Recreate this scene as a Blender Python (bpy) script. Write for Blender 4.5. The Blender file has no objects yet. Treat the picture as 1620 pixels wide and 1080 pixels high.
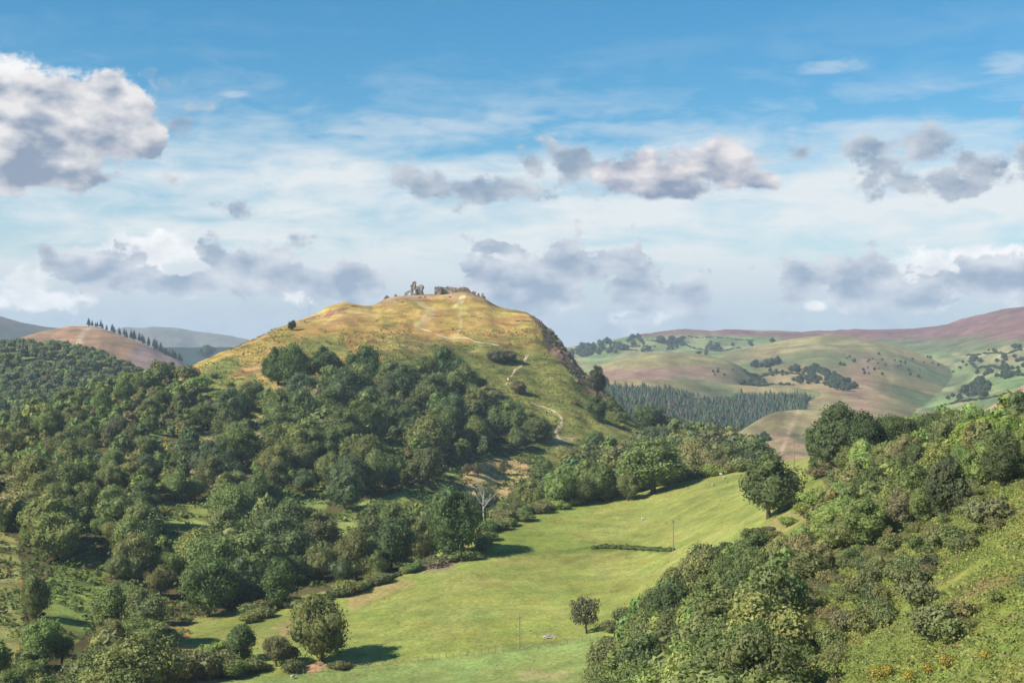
import bpy, math, random
import numpy as np
from mathutils import Vector
R = math.radians
F = 2250.0            # focal length in photo pixels
HY = 548.0            # eye level in photo pixels
SC = bpy.context.scene
COL = SC.collection

# ------------------------------------------------------------------ camera, light, sky
cam_d = bpy.data.cameras.new('camera')
cam = bpy.data.objects.new('camera', cam_d); COL.objects.link(cam)
cam.location = (0, 0, 0); cam.rotation_euler = (R(90), 0, 0)
cam_d.sensor_width = 36; cam_d.lens = 36*F/1620
cam_d.shift_y = (HY-540)/1620.0
cam_d.clip_start = 0.5; cam_d.clip_end = 60000
SC.camera = cam
SC.view_settings.view_transform = 'Standard'
SC.view_settings.look = 'None'
SC.view_settings.gamma = 1.0
SC.view_settings.exposure = 0.72
EXPF = 2**SC.view_settings.exposure

SUN_AZ, SUN_EL = R(-114), R(38)       # azimuth from the view axis (+y), positive to the right
sdir = Vector((math.sin(SUN_AZ)*math.cos(SUN_EL), math.cos(SUN_AZ)*math.cos(SUN_EL), math.sin(SUN_EL)))
sl = bpy.data.lights.new('sun', 'SUN'); sl.energy = 5.0; sl.angle = R(0.5); sl.color = (1, .93, .82)
so = bpy.data.objects.new('sun', sl); COL.objects.link(so)
so.rotation_euler = (-sdir).to_track_quat('-Z', 'Y').to_euler()

class NT:
    """small helper for building node trees"""
    def __init__(s, tree): s.t = tree; s.n = tree.nodes; s.l = tree.links
    def new(s, ty, **kw):
        n = s.n.new(ty)
        for k, v in kw.items(): setattr(n, k, v)
        return n
    def put(s, sock, v):
        if hasattr(v, 'is_output'): s.l.new(v, sock)
        else: sock.default_value = v
    def m(s, op, a, b=None, c=None, clamp=False):
        n = s.new('ShaderNodeMath', operation=op, use_clamp=clamp)
        s.put(n.inputs[0], a)
        if b is not None: s.put(n.inputs[1], b)
        if c is not None: s.put(n.inputs[2], c)
        return n.outputs[0]
    def xyz(s, x, y, z):
        n = s.new('ShaderNodeCombineXYZ')
        for i, v in enumerate((x, y, z)): s.put(n.inputs[i], v)
        return n.outputs[0]
    def noise(s, vec, scale, detail=4, rough=.5, dist=0.0):
        n = s.new('ShaderNodeTexNoise'); s.put(n.inputs['Vector'], vec)
        n.inputs['Scale'].default_value = scale; n.inputs['Detail'].default_value = detail
        n.inputs['Roughness'].default_value = rough; n.inputs['Distortion'].default_value = dist
        return n.outputs['Fac']
    def ss(s, v, a, b, lo=0.0, hi=1.0, kind='SMOOTHSTEP'):
        n = s.new('ShaderNodeMapRange', interpolation_type=kind)
        s.put(n.inputs['Value'], v)
        for k, q in zip(('From Min', 'From Max', 'To Min', 'To Max'), (a, b, lo, hi)): s.put(n.inputs[k], q)
        return n.outputs[0]
    def mix(s, f, a, b, mode='MIX'):
        n = s.new('ShaderNodeMix', data_type='RGBA', blend_type=mode)
        s.put(n.inputs[0], f)
        s.put(n.inputs[6], a if hasattr(a, 'is_output') else (*a, 1)[:4])
        s.put(n.inputs[7], b if hasattr(b, 'is_output') else (*b, 1)[:4])
        return n.outputs[2]

def srgb(r, g, b, k=1.0):
    f = lambda c: ((c/255+.055)/1.055)**2.4 if c/255 > .04045 else c/255/12.92
    return (f(r)*k, f(g)*k, f(b)*k)

def build_world():
    w = bpy.data.worlds.new('World'); SC.world = w; w.use_nodes = True
    w.node_tree.nodes.clear()
    N = NT(w.node_tree)
    tc = N.new('ShaderNodeTexCoord'); sp = N.new('ShaderNodeSeparateXYZ'); N.l.new(tc.outputs['Generated'], sp.inputs[0])
    x, y, z = sp.outputs
    az = N.m('ARCTAN2', x, y)
    h = N.m('SQRT', N.m('ADD', N.m('MULTIPLY', x, x), N.m('MULTIPLY', y, y)))
    U = N.m('MULTIPLY', az, F/100.0)             # azimuth in units of 100
    V = N.m('MULTIPLY', N.m('ARCTAN2', z, h), F/100.0)   # elevation in the same units
    P = N.xyz(U, V, 0.0)
    def cu(px): return math.atan((px-810)/F)*F/100
    def cv(py): return math.atan((HY-py)/F)*F/100
    sky = N.new('ShaderNodeTexSky', sky_type='NISHITA')
    sky.sun_disc = False; sky.sun_elevation = SUN_EL; sky.sun_rotation = SUN_AZ
    sky.altitude = 300; sky.air_density = 1.0; sky.dust_density = 0.6; sky.ozone_density = 2.0
    ST = 0.075
    # a clear summer sky keeps its blue higher up: tint by elevation
    tint = N.mix(N.ss(V, 0.0, 5.5), SKYT_LO, SKYT_HI)
    base = N.mix(1.0, sky.outputs[0], tint, 'MULTIPLY')
    K = 1.0/(EXPF*ST)
    # thin milky cirrus veil, streaked along the horizon
    PS = N.xyz(N.m('MULTIPLY', U, .16), N.m('ADD', V, N.m('MULTIPLY', U, -.03)), 3.0)
    n1 = N.noise(PS, 1.1, 6, .55, .6)
    PS2 = N.xyz(N.m('MULTIPLY', U, .35), V, 9.0)
    n2 = N.noise(PS2, 2.6, 7, .6, .4)
    nn = N.m('ADD', N.m('MULTIPLY', n1, .62), N.m('MULTIPLY', n2, .38))
    prof = N.ss(V, 4.3, 1.9)
    veil = N.m('ADD', N.m('MULTIPLY', prof, .93), N.m('MULTIPLY', N.m('SUBTRACT', nn, .52), N.ss(V, 4.8, 2.4, .8, 4.0)))
    veil = N.m('MULTIPLY', N.m('MINIMUM', N.m('MAXIMUM', veil, 0.0), .93), N.ss(V, 6.4, 3.6))
    vc = N.mix(N.ss(V, .3, 1.8), srgb(196, 210, 222, K), srgb(237, 241, 242, K))
    col = N.mix(veil, base, vc)
    # cumulus: lobes (px, py, rx, ry) placed by direction, edges broken by noise
    def field(lobes):
        out = None
        for (cx, cy, rx, ry) in lobes:
            n = N.new('ShaderNodeVectorMath', operation='SUBTRACT'); N.l.new(P, n.inputs[0]); n.inputs[1].default_value = (cu(cx), cv(cy), 0)
            m_ = N.new('ShaderNodeVectorMath', operation='MULTIPLY'); N.l.new(n.outputs[0], m_.inputs[0]); m_.inputs[1].default_value = (100/rx, 100/ry, 0)
            l_ = N.new('ShaderNodeVectorMath', operation='LENGTH'); N.l.new(m_.outputs[0], l_.inputs[0])
            v = N.m('SUBTRACT', 1.0, l_.outputs['Value'])
            if out is None: out = v
            else: out = N.m('SMOOTH_MAX', out, v, .12)
        return out
    def puff(off=(0, 0)):
        Pn = N.xyz(N.m('ADD', U, off[0]), N.m('MULTIPLY', N.m('ADD', V, off[1]), 1.3), .7)
        a = N.noise(Pn, 1.15, 10, .62, .15)
        v = N.new('ShaderNodeTexVoronoi', feature='SMOOTH_F1'); v.inputs['Scale'].default_value = 3.2; v.inputs['Smoothness'].default_value = .6
        w = N.noise(Pn, 5.0, 5, .6)
        N.l.new(N.xyz(N.m('ADD', N.m('ADD', U, off[0]), N.m('MULTIPLY', w, .35)), N.m('ADD', N.m('ADD', V, off[1]), N.m('MULTIPLY', w, .25)), .3), v.inputs['Vector'])
        b = N.m('SUBTRACT', .78, v.outputs['Distance'])
        return N.m('ADD', N.m('MULTIPLY', a, .84), N.m('MULTIPLY', b, .16))
    def broad(off=(0, 0)):
        return N.noise(N.xyz(N.m('ADD', U, off[0]), N.m('MULTIPLY', N.m('ADD', V, off[1]), 1.7), 4.7), 1.5, 3, .5, .2)
    pf = puff(); pl = puff((-.14, .17))
    relief = N.m('ADD', N.m('MULTIPLY', N.m('SUBTRACT', pf, pl), 1.45), N.m('MULTIPLY', N.m('SUBTRACT', broad(), broad((-.3, .32))), 2.3))
    def layer(col, lobes, amp, soft_, c_lo, c_hi, opac=1.0, rel=.55, bias=0.0, vert=None):
        d = field(lobes); soft = soft_*2.1
        D = N.m('ADD', d, N.m('MULTIPLY', N.m('SUBTRACT', pf, .47), amp*3.7))
        D = N.m('ADD', D, bias)
        mask = N.m('MULTIPLY', N.ss(D, 0.0, soft), opac)
        lum = N.m('ADD', N.m('MULTIPLY', relief, rel), .45)
        lum = N.m('ADD', lum, N.m('MULTIPLY', N.m('SUBTRACT', .55, D), .35))
        if vert: lum = N.m('ADD', lum, N.ss(V, cv(vert[0]), cv(vert[1]), -.45, .35, 'LINEAR'))
        c = N.mix(N.m('MINIMUM', N.m('MAXIMUM', lum, 0.0), 1.0), c_lo, c_hi)
        return N.mix(mask, col, c)
    GLO, GHI = srgb(140, 160, 184, K), srgb(210, 215, 222, K)
    BLO, BHI = srgb(152, 170, 193, K), srgb(224, 228, 234, K)
    WLO, WHI = srgb(222, 225, 231, K), srgb(255, 254, 252, K*1.18)
    # low soft bank along the horizon
    col = layer(col, [(-150,520,420,70),(250,520,380,58),(600,530,300,62),(900,520,330,85),(1180,530,300,52),(1500,515,420,68),(-700,500,400,90),(2300,500,500,90)],
                1.1, .5, srgb(174, 191, 209, K), srgb(212, 220, 227, K), .85, .5)
    # white sunlit tops behind
    col = layer(col, [(40,462,62,34),(235,408,110,32),(200,430,120,40),(1480,445,110,50),(1570,425,130,32),(1660,440,110,50),(60,478,90,24),(1010,500,60,16),(1290,485,40,14),(480,465,40,18)],
                .9, .22, WLO, WHI, .95, .6)
    # grey bank clouds
    col = layer(col, [(150,430,70,38),(250,448,150,26),(385,420,72,48),(350,405,40,32),(430,440,60,32),(560,452,76,38),
                      (860,450,140,64),(930,425,100,48),(1010,455,90,54),(1085,465,50,36),(780,455,60,40),(800,392,50,14),
                      (1270,445,70,42),(1370,455,90,46),(1440,470,50,28),(1560,455,90,40),(1640,450,60,46),(1240,470,60,30),(80,415,14,24)],
                1.15, .13, BLO, BHI, .97, .85)
    # dark broken clouds in mid sky
    col = layer(col, [(660,296,64,30),(740,306,90,28),(820,298,80,26),(850,275,45,30),(900,262,48,42),(640,285,40,24),(905,240,34,16),
                      (1410,268,58,46),(1460,255,56,40),(1480,295,110,28),(1560,285,70,28),(1640,270,50,46),(1385,240,30,14),
                      (1530,312,30,16)],
                1.35, .30, GLO, GHI, .93, .8)
    col = layer(col, [(275,292,24,20),(282,205,44,26),(320,180,50,14),(1618,205,22,22),(1266,250,30,26),(394,344,40,26),(468,378,44,18),(75,412,16,26),(1545,310,30,12),(240,150,40,30)],
                1.5, .45, GLO, GHI, .9, .7, -.12)
    # the two lit cumulus
    col = layer(col, [(985,275,44,36),(1030,272,70,36),(1105,262,88,42),(1160,270,70,38),(1200,288,36,22),(1060,296,100,20)],
                .75, .2, srgb(138, 153, 179, K), srgb(240, 234, 233, K), .97, .9, 0, (315, 240))
    col = layer(col, [(-40,200,180,95),(60,215,120,85),(150,225,95,66),(205,190,62,58),(225,225,42,44),(30,275,160,44),(-60,295,150,34),(90,292,90,22),(180,165,50,34),(95,185,90,55)],
                .6, .13, srgb(146, 160, 182, K), srgb(240, 237, 236, K), .98, .95, 0, (335, 150))
    col = layer(col, [(20,126,60,18),(95,134,46,15),(-60,135,80,24)], 1.0, .5, WLO, WHI, .95, .4)
    # faint high streaks
    PS3 = N.xyz(N.m('MULTIPLY', U, .5), N.m('MULTIPLY', V, 2.2), 2.0)
    n3 = N.noise(PS3, 2.2, 6, .6, .5)
    d3 = field([(1312,116,70,18),(1595,130,50,26),(1420,215,220,22),(660,205,330,28),(370,158,40,12),(980,205,200,20),(820,190,90,16)])
    st = N.m('MULTIPLY', N.ss(N.m('ADD', d3, N.m('MULTIPLY', N.m('SUBTRACT', n3, .55), 2.2)), 0, .8), .38)
    col = N.mix(st, col, srgb(225, 232, 238, K))
    bg = N.new('ShaderNodeBackground'); N.l.new(col, bg.inputs[0]); bg.inputs[1].default_value = ST
    out = N.new('ShaderNodeOutputWorld'); N.l.new(bg.outputs[0], out.inputs[0])
    w.cycles.sampling_method = 'MANUAL'; w.cycles.sample_map_resolution = 512
SKYT_LO = (.70, .93, 1.02); SKYT_HI = (.31, .84, 1.04)
build_world()

# ------------------------------------------------------------------ numpy noise
def _hash(ix, iy, seed):
    h = (ix.astype(np.int64)*374761393 + iy.astype(np.int64)*668265263 + seed*974634777) & 0xffffffff
    h = ((h ^ (h >> 13))*1274126177) & 0xffffffff
    return ((h ^ (h >> 16)) & 0xffff)/65535.0
def vnoise(x, y, seed=0):
    x = np.asarray(x, float); y = np.asarray(y, float)
    ix = np.floor(x); iy = np.floor(y); fx = x-ix; fy = y-iy
    fx = fx*fx*(3-2*fx); fy = fy*fy*(3-2*fy)
    a = _hash(ix, iy, seed); b = _hash(ix+1, iy, seed); c = _hash(ix, iy+1, seed); d = _hash(ix+1, iy+1, seed)
    return (a*(1-fx)+b*fx)*(1-fy)+(c*(1-fx)+d*fx)*fy
def fbm(x, y, octv=4, seed=0, gain=.5):
    s = 0; a = 1; t = 0
    for o in range(octv):
        s = s + a*vnoise(x*2**o+o*17.3, y*2**o-o*9.1, seed+o); t += a; a *= gain
    return s/t*2-1        # about -1..1

# ------------------------------------------------------------------ terrain
def slopes(X, Y):
    """monotone cubic slopes along the last axis"""
    h = np.diff(X, axis=-1); dl = np.diff(Y, axis=-1)/h
    m = np.zeros_like(Y)
    a, b = dl[..., :-1], dl[..., 1:]; w1 = 2*h[..., 1:]+h[..., :-1]; w2 = h[..., 1:]+2*h[..., :-1]
    with np.errstate(divide='ignore', invalid='ignore'):
        mm = (w1+w2)/(w1/a+w2/b)
    m[..., 1:-1] = np.where(a*b > 0, mm, 0); m[..., 0] = dl[..., 0]; m[..., -1] = dl[..., -1]
    return m
def pchip(X, Y, q):
    X = np.asarray(X, float); Y = np.asarray(Y, float); M = slopes(X, Y)
    q = np.clip(q, X[0], X[-1]); i = np.clip(np.searchsorted(X, q)-1, 0, len(X)-2)
    h = X[i+1]-X[i]; t = (q-X[i])/h
    return (2*t**3-3*t**2+1)*Y[i]+(t**3-2*t**2+t)*h*M[i]+(-2*t**3+3*t**2)*Y[i+1]+(t**3-t**2)*h*M[i+1]
# every ridge: columns of (px, [(py, distance) near to far]); the last but one knot is its crest
LAY = {}
def zz(py, d): return (HY-py)/F*d
LAY['near'] = [
 (-400,[(1320,200),(1180,330),(1180,350),(1180,390),(1190,420),(1280,480)]),
 (100, [(1300,200),(1120,330),(1110,350),(1090,390),(1090,420),(1190,480)]),
 (230, [(1250,200),(1080,330),(1055,355),(1005,390),(990,405),(1090,470)]),
 (400, [(1230,200),(1080,330),(1040,350),(995,385),(962,415),(1060,480)]),
 (550, [(1230,200),(1080,330),(1030,352),(965,400),(930,425),(1030,500)]),
 (650, [(1230,200),(1080,325),(1000,365),(930,415),(900,440),(990,520)]),
 (760, [(1230,200),(1080,320),(990,365),(895,428),(832,490),(900,600)]),
 (870, [(1230,195),(1080,315),(980,365),(880,440),(797,530),(850,640)]),
 (1000,[(1230,180),(1080,295),(980,350),(870,440),(772,555),(820,680)]),
 (1100,[(1230,150),(1080,240),(960,305),(868,395),(753,545),(800,680)]),
 (1200,[(1230,125),(1080,195),(950,260),(850,350),(738,520),(790,680)]),
 (1300,[(1230,100),(1080,165),(950,220),(840,300),(722,470),(780,640)]),
 (1400,[(1230,85),(1080,145),(950,190),(840,260),(705,400),(780,600)]),
 (1500,[(1230,75),(1080,128),(950,165),(830,225),(695,360),(780,590)]),
 (1620,[(1230,65),(1080,112),(950,142),(820,190),(680,310),(770,580)]),
 (2100,[(1230,50),(1080,80),(900,108),(740,150),(600,240),(740,560)]),
 (3000,[(1230,40),(1080,60),(800,90),(600,130),(480,200),(640,560)])]
LAY['castle'] = [
 (-1400,[(1150,200),(1080,250),(1000,300),(920,350),(850,420),(800,500),(770,560),(760,600),(900,800)]),
 (-400,[(1150,200),(1080,260),(980,320),(880,390),(800,470),(760,540),(740,600),(735,650),(860,850)]),
 (0,  [(1150,260),(1080,310),(1000,360),(900,430),(810,505),(750,580),(710,650),(695,690),(800,900)]),
 (80, [(1150,262),(1080,315),(1000,366),(900,440),(805,520),(735,610),(685,690),(665,740),(740,960)]),
 (150,[(1150,265),(1080,320),(1000,375),(900,450),(800,535),(710,655),(660,740),(635,800),(710,1050)]),
 (200,[(1150,266),(1080,322),(1000,378),(900,455),(800,542),(705,665),(645,770),(618,840),(690,1100)]),
 (270,[(1150,268),(1080,326),(985,398),(900,470),(800,560),(700,685),(635,800),(600,890),(680,1160)]),
 (310,[(1150,269),(1080,328),(985,401),(900,472),(800,565),(700,690),(620,830),(577,925),(650,1190)]),
 (350,[(1150,270),(1080,330),(980,405),(898,475),(798,568),(695,700),(608,855),(558,955),(640,1210)]),
 (400,[(1150,270),(1080,330),(970,412),(890,480),(790,575),(682,720),(590,880),(537,990),(630,1240)]),
 (460,[(1150,270),(1080,332),(955,420),(880,488),(780,585),(672,735),(572,905),(511,1030),(610,1280)]),
 (520,[(1150,270),(1080,334),(945,425),(870,498),(775,595),(668,745),(568,920),(490,1060),(600,1310)]),
 (545,[(1150,270),(1080,335),(940,427),(866,502),(772,600),(668,748),(566,925),(484,1065),(590,1320)]),
 (588,[(1150,270),(1080,337),(930,431),(860,508),(770,605),(668,752),(560,935),(484,1080),(580,1340)]),
 (607,[(1150,270),(1080,338),(925,433),(856,512),(770,610),(668,758),(556,942),(475,1088),(570,1350)]),
 (640,[(1150,270),(1080,340),(922,436),(850,520),(770,615),(668,765),(553,948),(467,1095),(560,1370)]),
 (690,[(1180,280),(1100,345),(922,445),(850,545),(772,640),(672,780),(553,955),(466,1100),(560,1380)]),
 (740,[(1200,285),(1110,350),(935,450),(865,560),(775,660),(680,785),(560,950),(467,1100),(560,1380)]),
 (766,[(1210,290),(1110,355),(945,455),(872,570),(772,675),(684,788),(566,945),(473,1095),(570,1370)]),
 (788,[(1210,290),(1110,355),(955,458),(880,575),(770,690),(688,790),(574,940),(484,1085),(580,1350)]),
 (830,[(1210,290),(1110,355),(955,460),(880,580),(772,695),(692,792),(588,930),(493,1072),(590,1330)]),
 (860,[(1210,290),(1110,355),(960,462),(885,585),(774,700),(696,795),(604,915),(513,1050),(610,1300)]),
 (880,[(1210,290),(1110,355),(960,463),(885,588),(775,700),(698,796),(612,905),(533,1030),(625,1280)]),
 (905,[(1210,290),(1110,355),(960,465),(885,590),(777,700),(702,796),(628,890),(566,1000),(650,1260)]),
 (930,[(1210,290),(1110,355),(960,465),(885,595),(779,700),(706,796),(646,880),(594,980),(680,1230)]),
 (960,[(1210,290),(1110,355),(960,465),(885,600),(782,700),(712,794),(662,870),(622,955),(700,1200)]),
 (1000,[(1210,290),(1110,355),(960,465),(885,600),(785,700),(722,790),(690,850),(664,910),(740,1150)]),
 (1040,[(1210,290),(1110,355),(960,465),(885,600),(780,690),(735,770),(712,830),(698,880),(770,1100)]),
 (1100,[(1210,290),(1110,355),(960,465),(880,600),(775,680),(740,750),(725,800),(720,830),(790,1050)]),
 (1180,[(1210,290),(1110,355),(960,465),(880,600),(775,680),(750,740),(744,780),(742,810),(810,1020)]),
 (1250,[(1210,290),(1110,355),(970,465),(900,600),(830,680),(810,740),(800,780),(798,810),(850,1000)]),
 (1600,[(1310,290),(1210,355),(1070,465),(960,600),(900,680),(880,740),(860,780),(858,810),(880,1000)]),
 (3000,[(1310,290),(1210,355),(1070,465),(960,600),(900,680),(880,740),(860,780),(858,810),(880,1000)])]
def simple(cols, fronts, back):
    """ridge from a skyline [(px,py,d)] and a front profile [(dpy, distance factor)] near to far"""
    return [(px, [(py+a, d*b) for a, b in fronts]+[(py, d), (py+back[0], d*back[1])]) for px, py, d in cols]
LAY['wooded'] = simple([(-1400,520,1500),(-400,535,1500),(0,553,1500),(60,552,1520),(130,562,1500),(200,590,1450),(250,615,1400),(300,650,1350),(420,710,1300),(700,800,1250)],
                       [(170,.66),(85,.8),(22,.92)], (90,1.25))
LAY['brown'] = simple([(-500,580,2300),(-100,560,2300),(0,546,2350),(45,530,2450),(80,521,2550),(120,514,2600),(155,515,2600),(185,523,2580),(215,534,2540),(240,545,2500),(262,558,2450),(282,568,2400),(310,590,2350),(360,625,2300),(600,700,2200)],
                      [(110,.66),(48,.82),(12,.94)], (80,1.25))
LAY['forestband'] = simple([(100,600,3900),(200,560,3900),(250,549,4000),(300,551,4000),(350,552,4000),(420,556,4000),(600,620,4000)], [(60,.8),(12,.95)], (60,1.2))
LAY['blueleft'] = simple([(-1400,440,5000),(-300,478,5200),(-60,494,5300),(0,502,5400),(35,511,5450),(70,517,5500),(110,524,5500),(170,545,5500),(300,600,5500)], [(90,.75),(30,.9)], (60,1.2))
LAY['bluefar'] = simple([(0,560,8000),(120,534,8000),(190,520,8000),(235,516,8000),(275,519,8100),(310,525,8200),(360,530,8200),(400,537,8200),(470,546,8200),(700,590,8200)], [(80,.7),(30,.88)], (40,1.1))
LAY['moor'] = simple([(700,600,4000),(840,556,4000),(900,548,4050),(940,540,4100),(975,533,4100),(1010,526,4200),(1060,523,4250),(1100,521,4300),(1160,523,4300),(1230,525,4300),(1300,526,4300),(1350,523,4300),(1400,522,4250),(1460,518,4200),(1500,512,4100),(1540,503,4000),(1575,494,3900),(1600,487,3850),(1620,484,3800),(1680,474,3700),(1900,452,3500),(2600,452,3300)],
                     [(150,.42),(100,.58),(55,.74),(22,.88)], (60,1.25))
LAY['dome'] = simple([(850,720,2800),(1000,640,2800),(1090,585,2850),(1160,556,2950),(1210,544,3000),(1260,536,3000),(1320,530,3000),(1370,535,2950),(1410,545,2900),(1450,560,2850),(1500,582,2750),(1540,603,2700),(1580,622,2650),(1640,648,2600),(1800,700,2600),(2600,800,2600)],
                     [(160,.5),(95,.68),(45,.83),(13,.94)], (60,1.15))
LAY['hump'] = simple([(850,640,2350),(900,606,2350),(945,584,2400),(980,571,2450),(1020,561,2500),(1060,557,2500),(1100,560,2500),(1140,570,2450),(1165,580,2400),(1200,600,2400),(1260,640,2350),(1600,760,2300)],
                     [(130,.62),(75,.76),(36,.87),(10,.95)], (60,1.12))
LAY['shelf'] = simple([(800,690,2000),(900,640,2000),(960,603,2030),(1000,600,2050),(1050,601,2070),(1100,605,2100),(1150,608,2120),(1200,610,2120),(1250,613,2100),(1290,620,2080),(1330,634,2050),(1370,652,2000),(1450,690,1950),(1800,760,1950)],
                      [(140,.6),(72,.76),(34,.88),(16,.955)], (60,1.12))
LAY['spur'] = simple([(1000,760,1400),(1120,712,1400),(1160,690,1420),(1200,665,1450),(1235,651,1480),(1270,648,1500),(1310,650,1500),(1360,656,1480),(1450,670,1450),(1560,690,1400),(2000,720,1400)],
                     [(120,.7),(70,.82),(28,.93)], (80,1.2))
LAY['bank'] = simple([(1500,720,640),(1545,660,650),(1568,643,655),(1590,628,660),(1610,615,665),(1640,600,670),(1720,570,680),(2000,500,700),(3000,480,700)],
                     [(110,.72),(45,.86),(10,.95)], (70,1.3))
NAMES = list(LAY)
def prep(cols):
    px = np.array([c[0] for c in cols], float)
    D = np.array([[k[1] for k in c[1]] for c in cols], float)
    Z = np.array([[zz(*k) for k in c[1]] for c in cols], float)
    return px, D, Z
PREP = {k: prep(v) for k, v in LAY.items()}
NEARK = {'near': (3.0, -2.3)}
def layer_z(name, px, d):
    """px (n,), d (n,m) -> z (n,m)"""
    X, D, Z = PREP[name]
    kd = np.stack([pchip(X, D[:, k], px) for k in range(D.shape[1])], 1)
    kz = np.stack([pchip(X, Z[:, k], px) for k in range(D.shape[1])], 1)
    if name in NEARK:
        n = len(px); kd = np.concatenate([np.full((n, 1), NEARK[name][0]), kd], 1); kz = np.concatenate([np.full((n, 1), NEARK[name][1]), kz], 1)
    M = slopes(kd, kz)
    i = (d[:, :, None] >= kd[:, None, 1:-1]).sum(-1)
    g = lambda A: np.take_along_axis(A, i, 1)
    h = g(kd[:, 1:])-g(kd[:, :-1]); t = (d-g(kd[:, :-1]))/h
    tc = np.clip(t, 0, 1)
    z = (2*tc**3-3*tc**2+1)*g(kz[:, :-1])+(tc**3-2*tc**2+tc)*h*g(M[:, :-1])+(-2*tc**3+3*tc**2)*g(kz[:, 1:])+(tc**3-tc**2)*h*g(M[:, 1:])
    over = np.maximum(d-kd[:, -1:], 0); under = np.maximum(kd[:, :1]-d, 0)
    z = z-over*.25-under*(.28 if name != 'near' else 0)
    z = z-(np.maximum(X[0]-px, 0)+np.maximum(px-X[-1], 0))[:, None]*(.8 if name not in ('near', 'castle') else .0)
    return z
FLOOR = -175.0
def terrain(px, d):
    best = np.full(d.shape, FLOOR, float); li = np.full(d.shape, -1, int)
    for k, nme in enumerate(NAMES):
        z = layer_z(nme, px, d)
        m = z > best; best = np.where(m, z, best); li = np.where(m, k, li)
    x = (px[:, None]-810)/F*d
    amp = np.clip(d/1000, .15, 3.0)
    n = fbm(x/90, d/90, 4, 3)*1.6*amp + fbm(x/18, d/18, 3, 11)*.35*np.clip(d/500, .5, 2.0)
    far = np.clip((d-1300)/1500, 0, 1)
    rid = 1-np.abs(fbm(x/260+.3*fbm(x/150, d/150, 2, 5), d/520, 4, 21))*2
    n = n + rid*far*9-far*5
    field = np.exp(-((px[:, None]-800)/330)**2)*(li == 0)      # the pasture is smooth
    z = best + n*(1-.8*field)
    ch = (li == NAMES.index('castle')) & (d > 640)
    up = np.clip((HY+60-(HY-z/d*F))/60, 0, 1)
    g1 = 1-np.abs(fbm((x+.35*d)/34, (d-.2*x)/60, 3, 61))*2.4; g2 = fbm(x/26, (z*5+d*.4)/16, 3, 63)
    z = z + ch*(g1*1.7-.7+g2*1.3)*np.clip((1125-d)/120, 0, 1)
    for bx, bd, bh, bw in ((548, 1066, 1.9, 9), (533, 1062, 1.5, 10), (514, 1056, 1.3, 8), (612, 1100, .3, 8)):
        z = z + bh*np.exp(-(((x-(bx-810)/F*bd)/bw)**2+((d-bd)/12)**2))
    # grassy mound below the long wall
    z = z + 3.2*np.exp(-(((x-(733-810)/F*1085)/13)**2+((d-1078)/14)**2))
    return z, li
def zat(x, y):
    x = np.atleast_1d(np.asarray(x, float)); y = np.atleast_1d(np.asarray(y, float))
    px = x/y*F+810
    z, li = terrain(px, y[:, None]); return z[:, 0], li[:, 0]
DL = np.exp(np.linspace(math.log(60), math.log(9500), 3600))
def at(px, py, dmin=60, dmax=1e9):
    """visible ground point under a photo position"""
    z, li = terrain(np.array([float(px)]), DL[None, :])
    gy = HY-z[0]/DL*F
    ok = (gy <= py) & (DL >= dmin)
    i = np.argmax(ok) if ok.any() else len(DL)-1
    d = DL[i]; return Vector(((px-810)/F*d, d, z[0, i]))

def inpoly(px, py, poly):
    res = np.zeros(np.shape(px), bool); n = len(poly)
    for i in range(n):
        x0, y0 = poly[i]; x1, y1 = poly[(i+1) % n]
        if y0 == y1: continue
        c = ((y0 > py) != (y1 > py)) & (px < (x1-x0)*(py-y0)/(y1-y0)+x0)
        res ^= c
    return res

# ------------------------------------------------------------------ object helpers
def mesh_np(name, V, faces, mats=(), smooth=False, cols=None, fmat=None):
    """faces: (n,3) or (n,4) int array"""
    me = bpy.data.meshes.new(name); V = np.asarray(V, np.float32); faces = np.asarray(faces, np.int32)
    k = faces.shape[1]; n = len(faces)
    me.vertices.add(len(V)); me.vertices.foreach_set('co', V.ravel())
    me.loops.add(n*k); me.loops.foreach_set('vertex_index', faces.ravel())
    me.polygons.add(n); me.polygons.foreach_set('loop_start', np.arange(0, n*k, k, dtype=np.int32)); me.polygons.foreach_set('loop_total', np.full(n, k, np.int32))
    if fmat is not None: me.polygons.foreach_set('material_index', np.asarray(fmat, np.int32))
    me.update(calc_edges=True)
    me.polygons.foreach_set('use_smooth', np.full(n, bool(smooth)))
    for m in mats: me.materials.append(m)
    if cols is not None:
        a = me.color_attributes.new('tint', 'FLOAT_COLOR', 'POINT')
        c = np.ones((len(V), 4), np.float32); c[:, :3] = cols; a.data.foreach_set('color', c.ravel())
    return me
def link(name, me, parent=None):
    o = bpy.data.objects.new(name, me); COL.objects.link(o)
    if parent: o.parent = parent
    return o
def tag(o, label=None, cat=None, group=None, kind=None):
    for k, v in (('label', label), ('category', cat), ('group', group), ('kind', kind)):
        if v: o[k] = v
    return o
def empty(name, loc, rz=0, sc=1):
    o = bpy.data.objects.new(name, None); COL.objects.link(o); o.location = loc; o.rotation_euler = (0, 0, rz)
    o.scale = (sc, sc, sc) if not hasattr(sc, '__len__') else sc
    o.empty_display_size = .5
    return o

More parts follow.
